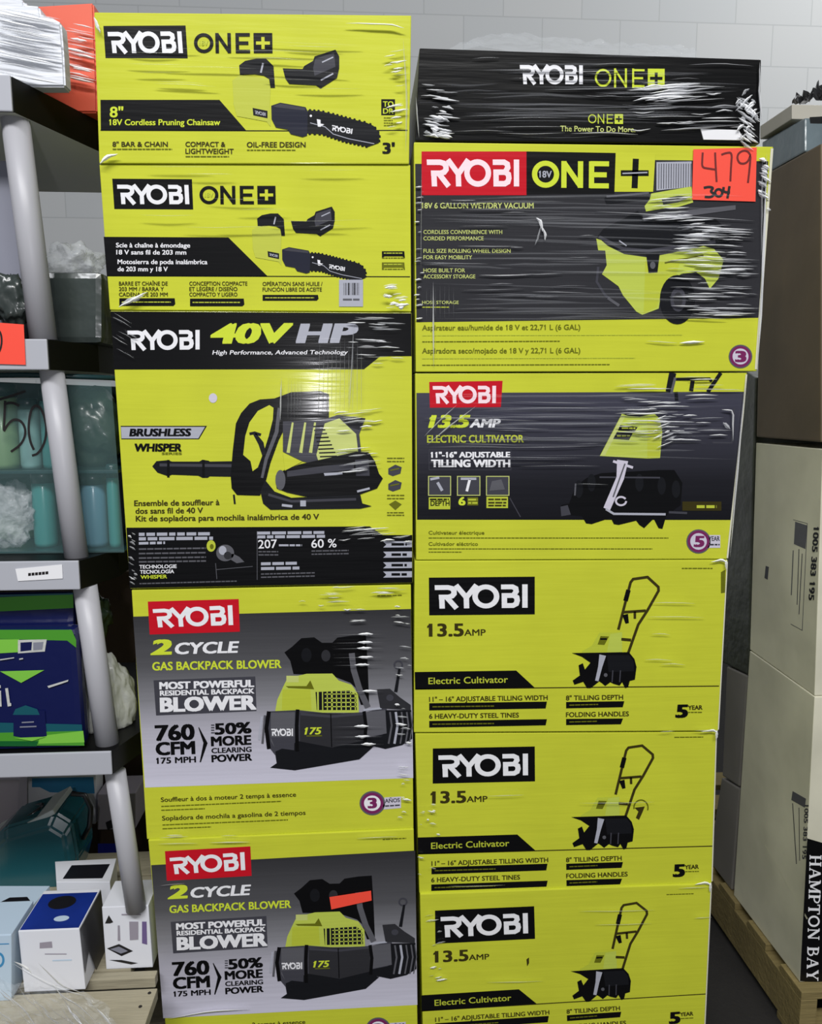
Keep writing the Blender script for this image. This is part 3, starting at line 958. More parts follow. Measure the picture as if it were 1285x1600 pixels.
f.disc(p, 'charcoal', 595, 1020, 118, 165, 3.6); f.disc(p, 'slate', 600, 1020, 52, 80, 4); f.disc(p, 'dark_grey', 600, 1020, 30, 50, 4.3)
f.poly(p, 'charcoal', [(385, 712), (478, 708), (462, 838), (402, 842)], 4); f.disc(p, 'grey', 430, 790, 18, 24, 4.4)
f.line(p, 'slate', [(65, 800), (55, 900), (110, 990), (200, 1060)], 16, 2.5); f.line(p, 'grey', [(130, 1010), (205, 1060)], 18, 3)
f.src()
f.done()

tg = sticker('price_tag', [(1084, 233.3), (1183, 230.3), (1181, 315), (1082, 312)], D - 0.0045, 'paper_orange', 'bright orange paper tag marked 479 and 304 on the vacuum carton', 'tag', 0.0006)


def smooth2(pts, n=2):
    for _ in range(n):
        out = [pts[0]]
        for a, b in zip(pts, pts[1:]):
            out += [(a[0] * .75 + b[0] * .25, a[1] * .75 + b[1] * .25), (a[0] * .25 + b[0] * .75, a[1] * .25 + b[1] * .75)]
        pts = out + [pts[-1]]
    return pts


def handwriting(parent, y, strokes, w, m, x0, y0, s):
    bm = bmesh.new()
    for k, st in enumerate(strokes):
        for qd in ribbon([(x0 + s * a, y0 + s * b_) for a, b_ in smooth2(st)], w):
            pts = [onY(q[0], q[1], y - 0.00003 * k) for q in qd]
            bm.faces.new([bm.verts.new(v) for v in pts])
    return bm_obj('handwriting', bm, m, parent)


handwriting(tg, D - 0.0050, [[(765, 35), (762, 80), (760, 135), (800, 142), (855, 150)], [(848, 35), (850, 95), (858, 232)], [(890, 50), (920, 38), (962, 34), (955, 120), (950, 228)],
                             [(1085, 55), (1070, 28), (1040, 20), (1005, 38), (995, 70), (1008, 105), (1040, 112), (1070, 95), (1087, 45), (1080, 130), (1068, 238)]], 3.0, 'marker_red', 920, 230, .23346)
handwriting(tg, D - 0.0050, [[(772, 272), (808, 264), (838, 272), (815, 296), (845, 312), (822, 335), (778, 332)], arc(872, 305, 24, 24), [(905, 266), (902, 300), (948, 302)], [(944, 260), (938, 300), (930, 342)]],
            3.9, 'marker_black', 920, 230, .23346)

# ---- dark cultivator carton
f = Face('cultivator_carton', [(649, 583), (1168, 582), (1138, 873.5), (650.5, 875)], D + 0.002, 0.40, 'carton_lime',
         'yellow electric cultivator carton with dark navy picture panel and red logo')
zo = f.body.location.z
gradient_mat('artwork_night', (66, 66, 80), (20, 20, 26), onY(900, 612, D).z - zo, onY(900, 812, D).z - zo, [(0.4, (52, 52, 62)), (0.7, (30, 30, 36))])
f.poly('artwork_panel', 'artwork_night', [(651, 614), (1163, 612), (1145, 812.5), (652, 812)], 1)
f.poly('logo', 'red', [(671, 596.8), (785.7, 595), (783, 636), (672, 637)], 2)
f.ryobi('pink_white', [(676.4, 603.3), (775.4, 602.8), (775, 630), (678, 630.4)])
f.src(640, 580, .18677)
f.text(L, 'lime_text', '13.5', (168, 470), (478, 468), 98, bold=.05, it=.3)
f.text(L, 'white', 'AMP', (508, 470), (748, 468), 66, bold=.04, it=.25)
f.text(L, 'dull_lime', 'ELECTRIC CULTIVATOR', (150, 597), (955, 595), 60, bold=.03)
f.frame(L, 'slate', 165, 655, 850, 825, 5)
f.text(L, 'white', '11"-16" ADJUSTABLE', (186, 722), (840, 720), 44, bold=.045)
f.text(L, 'white', 'TILLING WIDTH', (186, 800), (840, 800), 58, bold=.05)
for x0, x1 in ((160, 345), (402, 590), (645, 833)): f.rect(L, 'slate', x0, 880, x1, 1038, 2); f.frame(L, 'pale_lime', x0, 880, x1, 1038, 7, 3)
f.line(L, 'silver', [(175, 905), (250, 890)], 20, 3.5); f.line(L, 'silver', [(235, 930), (275, 1000)], 24, 3.5)
f.line(L, 'silver', [(430, 900), (560, 900)], 20, 3.5); f.line(L, 'white', [(505, 905), (480, 1005)], 22, 3.5)
f.poly(L, 'grey', [(690, 920), (770, 905), (800, 990), (670, 1000)], 3.5)
f.rect(L, 'dull_lime', 162, 1055, 342, 1155, 2); f.text(L, 'black', 'DEPTH', (178, 1125), (335, 1125), 42, layer=4); f.fine(L, 'black', 172, 1072, 330, h=12, layer=4)
f.text(L, 'lime_text', '6', (415, 1120), (465, 1120), 66, bold=.04); f.rect(L, 'olive', 485, 1055, 575, 1122, 2); f.fine(L, 'dull_lime', 492, 1075, 570, h=14); f.fine(L, 'dull_lime', 492, 1102, 570, h=14)
f.rect(L, 'dull_lime', 645, 1050, 825, 1145, 2)
for y in (1072, 1100, 1124): f.fine(L, 'brown_black', 660, y, 815, h=13, layer=4)
f.line(L, 'slate', [(840, 1060), (930, 1220)], 8, 2)
f.src()
for y, s, x1 in ((835, 'Cultivateur électrique', 757), (852.5, 'Cultivador eléctrico', 747)):
    f.text(L, 'olive', s, (670, y), (x1, y), 5.5, bold=.012)
for y, x1 in ((840.5, 1045), (857.5, 1020), (862.5, 722)): f.fine(L, 'olive', 670, y, x1, h=1.3)
f.disc(b, 'grey', 1092, 846, 19, layer=2); f.disc(b, 'purple', 1092, 846, 17, layer=2.5); f.disc(b, 'lilac', 1092, 846, 13, layer=3)
f.text(b, 'purple', '5', (1086, 854), (1099, 854), 16, bold=.05, it=.1, layer=4)
f.poly(b, 'lilac', [(1107, 836), (1126, 836), (1126, 856), (1105, 856)], 2); f.text(b, 'slate', 'YEAR', (1108, 845), (1125, 845), 7); f.fine(b, 'slate', 1108, 851, 1125, h=2.4)
f.line('lit_edge', 'lit_board', [(1167, 585), (1161, 650), (1137, 872)], 2.6, 3)
f.src(860, 575, .24903)
f.poly(p, 'black', [(70, 860), (120, 850), (160, 740), (230, 690), (320, 660), (680, 640), (780, 640), (830, 720), (820, 860), (730, 925), (705, 1010), (680, 1005), (650, 945), (590, 1005), (560, 985), (540, 958), (430, 985), (400, 980), (380, 940), (260, 980), (225, 975), (200, 930), (80, 920)], 2)
for x, y in ((180, 760), (260, 720), (560, 720), (700, 740), (790, 760)): f.disc(p, 'charcoal', x, y, 26, 55, 2.4)
f.line(p, 'grey', [(160, 725), (155, 800)], 10, 2.6); f.line(p, 'slate', [(310, 685), (690, 688)], 10, 2.6)
f.poly(p, 'slate', [(65, 870), (110, 860), (130, 920), (70, 930)], 2.4)
f.poly(p, 'mid_lime', [(450, 288), (490, 300), (560, 305), (650, 284), (690, 318), (704, 400), (690, 565), (610, 568), (312, 552)], 3)
f.poly(p, 'pale_lime', [(450, 295), (470, 305), (345, 548), (318, 548)], 3.4)
f.poly(p, 'dull_lime', [(610, 310), (690, 325), (690, 560), (610, 565)], 3.3)
f.poly(p, 'charcoal', [(440, 358), (550, 370), (530, 400), (425, 392)], 3.6); f.poly(p, 'charcoal', [(420, 400), (520, 408), (495, 452), (395, 445)], 3.6)
f.fine(p, 'dull_lime', 450, 378, 535, h=9, layer=4); f.fine(p, 'dull_lime', 420, 425, 500, h=9, layer=4)
f.line(p, 'charcoal', [(470, 285), (560, 300), (660, 280)], 12, 3.8)
f.line(p, 'lilac', [(455, 580), (440, 690), (355, 885)], [70, 48, 44], 4)
f.line(p, 'grey', [(470, 600), (395, 810)], 9, 4.4)
f.line(p, 'lilac', [(395, 585), (520, 625)], 16, 4.2); f.line(p, 'lilac', arc(445, 835, 32, 26, 0, 330), 12, 4.2)
f.line(p, 'silver', [(350, 885), (400, 915), (725, 918)], 14, 4.2)
f.line(p, 'slate', [(745, 905), (860, 910)], 14, 4.2)
f.line(p, 'charcoal', [(770, 30), (745, 150)], [45, 40], 3); f.line(p, 'grey', [(785, 60), (760, 160)], 16, 3.4)
f.line(p, 'charcoal', [(790, 70), (1000, 68), (1015, 85)], 18, 3); f.line(p, 'charcoal', [(1072, 30), (990, 150)], 24, 3)
f.line(p, 'charcoal', [(895, 80), (885, 145)], 26, 3); f.line(p, 'charcoal', [(790, 150), (795, 205)], 22, 3)
f.rect(p, 'brown_black', 830, 838, 1075, 895, 2.8); f.fine(p, 'dull_lime', 920, 870, 1045, h=18, layer=3.4)
f.line(p, 'slate', [(1155, 250), (1140, 470), (1020, 468)], 10, 2)
f.src()
f.done()


# ---- three light cultivator cartons
def cultivator(f):
    f.poly('logo', 'black', [(670.4, 902.5), (836, 901), (836, 960), (671, 961.5)], 1)
    f.ryobi('white', [(679.5, 914.5), (824.7, 913), (824.7, 949.5), (681, 951)])
    f.text(L, 'brown_black', '13.5', (671.5, 994), (724, 993.6), 19, bold=.03)
    f.text(L, 'brown_black', 'AMP', (726, 993), (759, 992.8), 9.5, bold=.015)
    f.poly('caption_band', 'black', [(648.3, 1050), (807, 1047.7), (836, 1074.5), (649, 1077.5)], 1)
    f.line('caption_band', 'brown_black', [(649, 1076.8), (1124, 1072)], 1.7, 1)
    f.text('caption_band', 'dull_lime', 'Electric Cultivator', (670, 1069), (794, 1066.5), 10, bold=.012)
    for s, x0, x1, y0, y1 in (('11" – 16" ADJUSTABLE TILLING WIDTH', 671, 856, 1096.3, 1093.6), ('6 HEAVY-DUTY STEEL TINES', 671, 811, 1122.8, 1120.8), ('8" TILLING DEPTH', 885, 974, 1094.2, 1092.8), ('FOLDING HANDLES', 885, 983, 1120.3, 1118.8)):
        f.text(L, 'brown_black', s, (x0, y0), (x1, y1), 7.2, bold=.02)
    for q_ in ([(671, 1098.8), (855, 1096.2), (853, 1107), (671, 1110)], [(671, 1126.5), (855, 1123.7), (853, 1133.3), (671, 1136.8)],
               [(885, 1096.8), (976, 1095.6), (973.6, 1105), (885, 1106.8)], [(885, 1123.3), (974, 1122.6), (970.6, 1131.7), (885, 1133)]):
        f.poly(L, 'black', q_, 2)
        f.fine(L, 'olive', q_[0][0] + 5, (q_[0][1] + q_[3][1]) / 2, q_[0][0] + (q_[1][0] - q_[0][0]) * .55, (q_[0][1] + q_[3][1]) / 2 - 1.2, h=1.8, layer=3)
    f.text('warranty_badge', 'black', '5', (1057.5, 1120.8), (1073, 1120.5), 19, bold=.05, it=.12)
    f.text('warranty_badge', 'brown_black', 'YEAR', (1076, 1109), (1098, 1108.5), 6.5, bold=.03)
    f.fine('warranty_badge', 'olive', 1076, 1113, 1098, h=1.6)
    f.fine(L, 'olive', 1066, 888, 1114, h=1.6)
    p = 'product_picture'
    f.src(880, 890, .1323)
    f.line(p, 'brown_black', [(655, 710), (740, 380), (800, 150), (830, 112), (1000, 88), (1128, 205), (1130, 250), (1000, 480), (890, 650), (770, 990)], 32, 2)
    f.line(p, 'black', [(775, 240), (740, 370)], 54, 2.4)
    f.line(p, 'brown_black', [(715, 503), (980, 485)], 32, 2.2); f.line(p, 'black', [(735, 530), (760, 635)], [70, 40], 2.2); f.line(p, 'brown_black', [(850, 495), (850, 580)], 30, 2.2)
    f.line(p, 'brown_black', [(690, 822), (805, 832)], 34, 2.2)
    f.poly(p, 'dull_lime', [(230, 960), (340, 900), (430, 745), (700, 735), (700, 975), (230, 985)], 1.6)
    f.poly(p, 'mid_lime', [(560, 760), (700, 740), (700, 975), (520, 975)], 1.9)
    f.poly(p, 'olive', [(410, 885), (445, 785), (545, 790), (490, 890)], 2.2); f.fine(p, 'black', 440, 820, 520, h=22, layer=2.5)
    f.poly(p, 'black', [(105, 985), (780, 975), (845, 1055), (870, 1150), (850, 1300), (790, 1315), (770, 1390), (735, 1400), (700, 1330), (670, 1370), (600, 1350), (560, 1330), (500, 1375), (460, 1340), (430, 1320), (330, 1400), (285, 1400), (240, 1325), (135, 1360), (115, 1310), (200, 1250), (185, 1130), (235, 1105), (260, 1180), (325, 1100), (225, 1030)], 3)
    f.poly(p, 'charcoal', [(520, 1010), (780, 1010), (835, 1080), (840, 1200), (540, 1210)], 3.3)
    f.line(p, 'silver', [(470, 1010), (440, 1150), (400, 1315)], [80, 48, 40], 3.6)
    f.disc(p, 'grey', 505, 1245, 22, layer=3.6)
    for x in (590, 680): f.line(p, 'slate', [(x, 1190), (x - 10, 1330)], 14, 3.5)
    f.src()


f = Face('cultivator_carton', [(648, 876.5), (1138, 875), (1123.5, 1142), (647, 1144.5)], D, 0.40, 'carton_lime',
         'uppermost of three plain yellow cultivator cartons, under the dark panelled one')
cultivator(f)
f.line('lit_edge', 'lit_board', [(1137, 878), (1123, 1140)], 1.8, 3)
f.poly('hand_hole', 'olive', [(1127, 894), (1134, 890), (1133.5, 926), (1127, 927)], 1)
f.done()
f = Face('cultivator_carton', [(649, 1146), (1121, 1138.5 + 5), (1113.5, 1379), (655.5, 1395.5)], D + 0.003, 0.40, 'carton_lime',
         'middle of three plain yellow cultivator cartons, with a small dark scuff beside its picture')
f.warp = homography([(670.4, 902.5), (836, 901), (648.5, 1077), (1123, 1072.5)], [(676.6, 1169.5), (836, 1166.3), (652.7, 1334.5), (1115, 1322.5)])
cultivator(f)
f.warp = None
f.line('lit_edge', 'lit_board', [(1120, 1145), (1113, 1377)], 1.8, 3)
f.line('scuff', 'olive', arc(1002, 1262, 11, 12, 170, 380), 2, 2)
f.poly('scuff', 'brown_black', [(992, 1262), (1008, 1260), (1004, 1270), (999, 1281), (994, 1278), (998, 1268)], 2)
f.done()
f = Face('cultivator_carton', [(656.5, 1402 - 5), (1113, 1381), (1101.5, RZ_R), (662, RZ_L)], D - 0.002, 0.40, 'carton_lime',
         'lowest of three plain yellow cultivator cartons, cut by the bottom photo edge')
f.warp = homography([(670.4, 902.5), (836, 901), (648.5, 1077), (1123, 1072.5)], [(680, 1422.8), (835, 1416), (658.5, 1580), (1104, 1553.5)])
cultivator(f)
f.warp = None
f.line('lit_edge', 'lit_board', [(1112, 1383), (1102, 1600)], 1.8, 3)
f.poly('scuff', 'brown_black', [(823, 1499), (827, 1496), (827, 1505), (824, 1510)], 2)
f.done()
sticker('sticker', [(515, 1402), (580, 1392), (581, 1407), (518, 1421)], D - 0.0075, 'paper_orange', 'orange sticker strip across the lower gas blower picture', 'sticker')


#@@REST
# ================================================================== right pallet of wrapped cartons
CB = onZ(1250, 1535, PZ)
XR = CB.x


def zpx_side(px, z, x):
    """pixel row where the vertical plane x meets height z at column px"""
    lo, hi = 0, 3000
    for _ in range(40):
        m = (lo + hi) / 2
        if onX(px, m, x).z > z: lo = m
        else: hi = m
    return lo


ZB1, ZB2 = zpx_side(1250, PZ + .001, XR), zpx_side(1147, PZ + .001, XR)
pallet(XR - 0.012, XR + 0.85, CB.y - 0.03, CB.y + 1.05, PZ - 0.001, 'worn wooden pallet under the white cartons on the right', 'pallet_wood')
mat('white_carton', (222, 219, 198), rough=0.6, coat=0.15, bump=0.2, bscale=(9, 9, 9), var=0.22, vscale=4)
mat('grey_carton', (128, 124, 122), rough=0.7, var=0.15, vscale=4)
mat('brown_box', (98, 84, 62), rough=0.65, coat=0.2, bump=0.2, bscale=(10, 10, 10), var=0.25, vscale=5)
mat('olive_wrap', (72, 76, 68), rough=0.3, coat=0.3, bump=0.6, bscale=(14, 14, 14), var=0.4, vscale=9)
mat('tote_blue', (104, 118, 124), rough=0.25, coat=0.4, bump=0.3, bscale=(12, 30, 12), var=0.2, vscale=8)
mat('tray_board', (176, 172, 160), rough=0.7)
mat('black_sheet', (22, 22, 22), rough=0.25, coat=0.4)

T_, t_ = .19, .085
SERIF = {'H': (.86, [([(.17, 0), (.17, 1)], T_), ([(.69, 0), (.69, 1)], T_), ([(.17, .5), (.69, .5)], t_), ([(0, 1), (.34, 1)], t_), ([(.52, 1), (.86, 1)], t_), ([(0, 0), (.34, 0)], t_), ([(.52, 0), (.86, 0)], t_)]),
         'A': (.86, [([(.43, 1), (.10, 0)], t_), ([(.43, 1), (.74, 0)], T_), ([(.22, .35), (.62, .35)], t_), ([(0, 0), (.24, 0)], t_), ([(.56, 0), (.88, 0)], t_)]),
         'M': (1.0, [([(.14, 0), (.14, 1)], t_), ([(.16, 1), (.5, .08)], T_), ([(.5, .08), (.84, 1)], t_), ([(.86, 0), (.86, 1)], T_), ([(0, 0), (.28, 0)], t_), ([(.70, 0), (1.02, 0)], t_), ([(0, 1), (.2, 1)], t_), ([(.82, 1), (1.02, 1)], t_)]),
         'P': (.68, [([(.17, 0), (.17, 1)], T_), ([(.17, .98), (.45, .96), (.6, .86), (.62, .72), (.55, .56), (.42, .48), (.17, .46)], .11), ([(0, 0), (.34, 0)], t_), ([(0, 1), (.2, 1)], t_)]),
         'T': (.74, [([(.37, 0), (.37, 1)], T_), ([(0, .98), (.74, .98)], t_), ([(.03, 1), (.03, .78)], t_), ([(.71, 1), (.71, .78)], t_), ([(.2, 0), (.54, 0)], t_)]),
         'O': (.88, [(arc(.44, .5, .36, .46)[:-1] + [(.80, .5)], .15)]),
         'N': (.88, [([(.14, 0), (.14, 1)], t_), ([(.14, 1), (.72, 0)], T_), ([(.74, 0), (.74, 1)], t_), ([(0, 0), (.28, 0)], t_), ([(.6, 1), (.88, 1)], t_), ([(0, 1), (.2, 1)], t_)]),
         'B': (.72, [([(.17, 0), (.17, 1)], T_), ([(.17, .98), (.42, .96), (.56, .86), (.55, .68), (.42, .54), (.17, .53)], .11), ([(.42, .54), (.62, .44), (.66, .26), (.56, .08), (.42, .02), (.17, .02)], .12), ([(0, 0), (.2, 0)], t_), ([(0, 1), (.2, 1)], t_)]),
         'Y': (.82, [([(.12, 1), (.41, .45)], T_), ([(.70, 1), (.41, .45)], t_), ([(.41, .5), (.41, 0)], T_), ([(.24, 0), (.58, 0)], t_), ([(0, 1), (.28, 1)], t_), ([(.56, 1), (.84, 1)], t_)]), ' ': (.34, [])}


def serif_word(f, part, m, word, a, b, h):
    tot = sum(SERIF[c][0] + .1 for c in word) - .1
    A, B = Vector(a), Vector(b)
    k = (B - A) / tot
    up = Vector((k.y, -k.x)).normalized() * h
    x = 0
    for c in word:
        w, ss = SERIF[c]
        for j, (pts, wd) in enumerate(ss):
            f._add(part, m, [[tuple(A + k * (x + u) + up * v) for u, v in q] for q in ribbon(pts, wd)], 2 + .05 * j)
        x += w + .1


f = Face('lamp_carton', [(1172, 1017), (1273.5, 1089), (1250, ZB1), (1147, ZB2)], XR, 0.55, 'white_carton',
         'white carton on the right pallet, with a black lettered strip at its front corner', axis=0)
f.line('light_band', 'lit_board', [(1196, 1320), (1262, 1436)], 2.2, 1)  # band of light along a fold, drawn as a pale line
f.poly('printed_notice', 'grey', [(1239, 1236), (1260, 1248), (1258, 1262), (1237, 1250)], 1)
f.line('printed_notice', 'slate', [(1239, 1255), (1245, 1350)], 1.2, 1); f.line('printed_notice', 'slate', [(1249, 1262), (1250, 1345)], 1, 1)
f.text('lettering', 'slate', '1005 383 195', (1258, 1258), (1254, 1342), 6, bold=.02)
f.axis, f.D = 1, onX(1250, 1534, XR).y
f.poly('brand_strip', 'black', [(1262, 1310), (1330, 1330), (1330, 1537), (1250.6, 1533)], 1)
serif_word(f, 'brand_strip', 'white', 'HAMPTON BAY', (1266.5, 1336), (1261.5, 1532), 17)
f.done()
f = Face('lamp_carton', [(1182, 692), (1286, 702), (1273.3, 1087), (1172.3, 1015)], XR + 0.002, 0.5, 'white_carton',
         'white carton with printed number on its side, stacked under the brown carton on the right', axis=0)
f.text('lettering', 'charcoal', '1005 383 195', (1272, 825), (1264, 937), 8, bold=.035)
f.frame('printed_notice', 'grey', 1240, 813, 1262, 980, 1.0, 1) if False else f.line('printed_notice', 'grey', [(1240, 812), (1262, 818), (1254, 985), (1236, 975)], .9, 1)
f.poly('printed_notice', 'grey', [(1243, 815), (1262, 821), (1259, 858), (1241, 850)], 1)
f.line('printed_notice', 'slate', [(1249, 858), (1246, 945)], 1.2, 1); f.line('printed_notice', 'slate', [(1254, 865), (1249, 960)], 1.2, 1); f.line('printed_notice', 'grey', [(1240, 860), (1237, 930)], 1.5, 1)
f.poly('printed_notice', 'slate', [(1197, 884), (1202, 886), (1200, 906), (1195, 903)], 1)
f.done()


def side_box(name, quad, x, w, m, label, cat='box', bevel=0.004):
    fr = [onX(px, py, x) for px, py in quad]
    return tag(bm_obj(name, prism_bm(fr, [p + Vector((w, 0, 0)) for p in fr], bevel), m), label, cat)


side_box('brown_box', [(1192, 275), (1283, 224), (1283, 691), (1182, 683)], XR + 0.001, 0.55, 'brown_box', 'large shaded brown carton above the white cartons on the right')
tb = side_box('storage_tote', [(1191, 222), (1258, 184), (1258, 237), (1192, 274)], XR + 0.012, 0.5, 'tote_blue', 'blue grey wrapped tote on the brown carton at right', 'tote')
tr = side_box('cardboard_tray', [(1188, 197), (1238, 163), (1238, 186), (1188, 218)], XR + 0.004, 0.5, 'tray_board', 'shallow pale cardboard tray on top of the blue grey tote', 'tray', 0.002)
ty = onX(1238, 163, XR).y
tag(bm_obj('plastic_sheet', crumple_bm([onY(1240, 160, ty + 0.05), onY(1330, 112, ty + 0.05), onY(1330, 158, ty + 0.03), onY(1240, 166, ty + 0.03)], 24, 8, 0.03, 3), 'black_sheet'),
    'crumpled black plastic sheet on top of the cardboard tray', 'sheet')
tly = onX(1258, 184, XR + 0.012).y
sticker('tote_label', [(1266, 183), (1300, 181), (1300, 214), (1268, 216)], tly - 0.0016, 'black_sheet', 'dark label on the front of the blue grey tote', 'label', 0.0014)
side_box('wrapped_carton', [(1112, 545), (1181, 590), (1169, 1054), (1114, 1028)], XR + 0.004, 0.5, 'olive_wrap', 'dark olive film wrapped carton behind the white cartons, beside the yellow stack')
side_box('grey_carton', [(1136, 1041), (1168, 1056), (1155, 1229), (1129, 1212)], XR + 0.003, 0.5, 'grey_carton', 'grey carton with dark notches, upper of two behind the white cartons')
gl = side_box('grey_carton', [(1128, 1215), (1156, 1232), (1143, zpx_side(1143, PZ + .001, XR + .003)), (1108, zpx_side(1108, PZ + .001, XR + .003))], XR + 0.003, 0.5, 'grey_carton', 'grey carton low down on the right pallet, lower of two behind the white cartons')

# ================================================================== storage shelf at the left
YF, YB = 1.40, 1.90
mat('shelf_black', (10, 10, 11), rough=0.45, spec=0.2)
mat('shelf_under', (205, 207, 200), rough=0.6)
mat('shelf_grey', (176, 178, 186), rough=0.45)
mat('pole_grey', (176, 176, 182), rough=0.4)
shelf_px = [((20, 120), (22, 176)), ((77, 531), (78, 578)), ((125, 876), (128, 920)), ((175.5, 1173), (178, 1208))]
stack_left = [(150, 120), (172, 540), (204, 900), (224, 1190)]
unit_base = onY(205, 1450, 1.47); unit_base.z = 0
unit = empty('storage_shelf', unit_base)
tag(unit, 'tall grey plastic shelf unit with black shelf sides at left', 'shelf')
shelf_z = []
for k, ((ct, cb), sl) in enumerate(zip(shelf_px, stack_left)):
    a, b_ = onY(ct[0], ct[1], YF), onY(cb[0], cb[1], YF)
    zt, zb = a.z, b_.z
    xc = (a.x + b_.x) / 2
    xs = onY(sl[0], sl[1], D).x - 0.012
    ln = (0.22, 0.12, 0.10, 0.085)[k]
    xe = min(xc + 0.36 * ln, xs)
    out = [(-1.30, YF), (xc, YF), (xe, YF + ln), (xe, YB), (-1.30, YB)]
    bm = bmesh.new()
    lo = [bm.verts.new((x, y, zb)) for x, y in out]; hi = [bm.verts.new((x, y, zt)) for x, y in out]
    bm.faces.new(lo[::-1]); bm.faces.new(hi)
    for i in range(5): bm.faces.new((lo[i], lo[(i + 1) % 5], hi[(i + 1) % 5], hi[i]))
    bmesh.ops.recalc_face_normals(bm, faces=bm.faces)
    bm.normal_update()
    for fc in bm.faces:
        if fc.normal.z < -.9: fc.material_index = 1
    sh = bm_obj('shelf', bm, ['shelf_black', 'shelf_under'], unit)
    bm_obj('lip', box_bm(-1.30, xc - 0.001, YF - 0.006, YF - 0.0002, zb, zt + 0.001, 0.002), 'shelf_grey', sh)
    shelf_z.append((zt, zb, xc, xe))
YP = 1.436
for (x0, y0), (x1, y1), r in (((22, 172), (68, 532), .0225), ((80, 572), (121, 880), .0205), ((133, 915), (170, 1176), .021), ((180, 1205), (213, 1420), .019)):
    bm_obj('pole', tube_bm([onY(x0, y0, YP), onY((x0 + x1) / 2, (y0 + y1) / 2, YP), onY(x1, y1, YP)], r, 20), 'pole_grey', unit, smooth=True)
Z0, Z1, Z2, Z3 = [q[0] + 0.0005 for q in shelf_z]


def front_box(name, x0, x1, ytop, Y, depth, zb, m, label, cat='box', bevel=0.003, lean=0):
    """upright carton standing at height zb, its front on the plane Y between two photo columns"""
    yb = zpx((x0 + x1) / 2, zb, Y)
    A, B = onY(x0, ytop, Y), onY(x1, ytop, Y)
    C_, D_ = onY(x1 + lean, yb, Y), onY(x0 + lean, yb, Y)
    C_.z = D_.z = zb
    A.z = B.z = (A.z + B.z) / 2
    fr = [A, B, C_, D_]
    return tag(bm_obj(name, prism_bm(fr, [p + Vector((0, depth, 0)) for p in fr], bevel), m), label, cat)


def outline(name, pts, Y, depth, m, label, cat, bevel=0.003):
    fr = [onY(a, b, Y) for a, b in pts]
    bm = bmesh.new()
    A = [bm.verts.new(p) for p in fr]; B = [bm.verts.new(p + Vector((0, depth, 0))) for p in fr]
    bm.faces.new(A); bm.faces.new(B[::-1])
    for i in range(len(A)): bm.faces.new((A[i], A[(i + 1) % len(A)], B[(i + 1) % len(A)], B[i]))
    bmesh.ops.recalc_face_normals(bm, faces=bm.faces)
    if bevel: bmesh.ops.bevel(bm, geom=bm.edges[:], offset=bevel, segments=2, affect='EDGES')
    return tag(bm_obj(name, bm, m), label, cat)


def decal(parent, name, Y, items):
    """flat printed shapes on the plane Y of a carton: (material, pixel polygon)"""
    V, Fc, MI, names = [], [], [], []
    for k, (m, pts) in enumerate(items):
        if m not in names: names.append(m)
        P3 = [onY(a, b, Y - 0.0004 - 0.00015 * k) for a, b in pts]
        for t in tessellate_polygon([[Vector((p[0], p[1], 0)) for p in pts]]):
            i = len(V); q = [P3[j] for j in t]
            if (q[1] - q[0]).cross(q[2] - q[0]).y > 0: q.reverse()
            V.extend(q); Fc.append((i, i + 1, i + 2)); MI.append(names.index(m))
    me = bpy.data.meshes.new(name)
    me.from_pydata([tuple(v) for v in V], [], Fc)
    me.polygons.foreach_set('material_index', MI)
    me.update()
    return link(name, me, names, parent)


mat('gap_shade', (62, 46, 34), rough=0.8, var=0.2)  # block put in to darken the gap between shelf and stack
tag(bm_obj('brown_box', box_bm(-1.35, -0.30, 2.12, 2.5, 0, onY(175, 893, 2.12).z, 0.004), 'gap_shade'), 'big dark brown block added for the shade behind the left shelf', 'box')
# ---- above the top shelf
mat('orange_card', (226, 92, 62), rough=0.5, coat=0.3)
mat('white_stack', (226, 229, 236), rough=0.45, coat=0.3, bump=0.35, bscale=(8, 8, 60), var=0.06, vscale=14)
oy = 1.56
ob = zpx(100, Z0, oy)
outline('orange_carton', [(50, 10), (146, 4), (151, 120), (152, ob), (60, ob)], oy, 0.2, 'orange_card', 'orange red carton at the top left, streaked with film', 'box')
wy = 1.44
wbm = zpx(60, Z0, wy)
outline('paper_bundle', [(-80, -30), (37, 0), (38, 7), (61, 9), (64, 25), (78, 26), (95, 35), (99, 80), (102, wbm), (-80, wbm)], wy, 0.03, 'white_stack', 'white film wrapped bundle on the top left shelf', 'bundle')

# ---- level 1
mat('tote_dark', (58, 66, 64), rough=0.3, coat=0.4, bump=0.4, bscale=(16, 16, 16), var=0.45, vscale=11)
mat('grey_blue_card', (132, 134, 148), rough=0.6, var=0.1)
front_box('storage_tote', 50, 160, 424, 1.50, 0.28, Z1, 'tote_dark', 'dark grey green tote behind the pole on the second shelf', 'tote', 0.012)
front_box('cardboard_box', -80, 38, 250, 1.50, 0.03, Z1 + 0.0, 'grey_blue_card', 'pale grey blue box at the left edge of the second shelf', 'box')
bc = onY(112, 412, 1.56); tzb = onY(105, 424, 1.50).z + .0015
tag(bm_obj('plastic_bag', blob_bm(bc, (0.052, 0.05, 0.034), 0.35, 2.2, 4, 5, flat=tzb), 'film_crumple', smooth=True), 'crumpled clear plastic bag on top of the dark grey green tote', 'bag')
dz = onY(20, 500, 1.47)
tag(bm_obj('dark_bundle', blob_bm(onY(15, 470, 1.462), (0.036, 0.018, 0.045), 0.3, 2.5, 4, 8, flat=Z1 + .001), 'tote_dark', smooth=True), 'small dark bundle by the pole above the orange shelf tag', 'bundle')
tg2 = sticker('price_tag', [(-60, 500), (37, 507), (40, 570), (-60, 567)], YF - 0.0085, 'paper_orange', 'orange red paper tag hanging on the left shelf edge', 'tag', 0.0008)
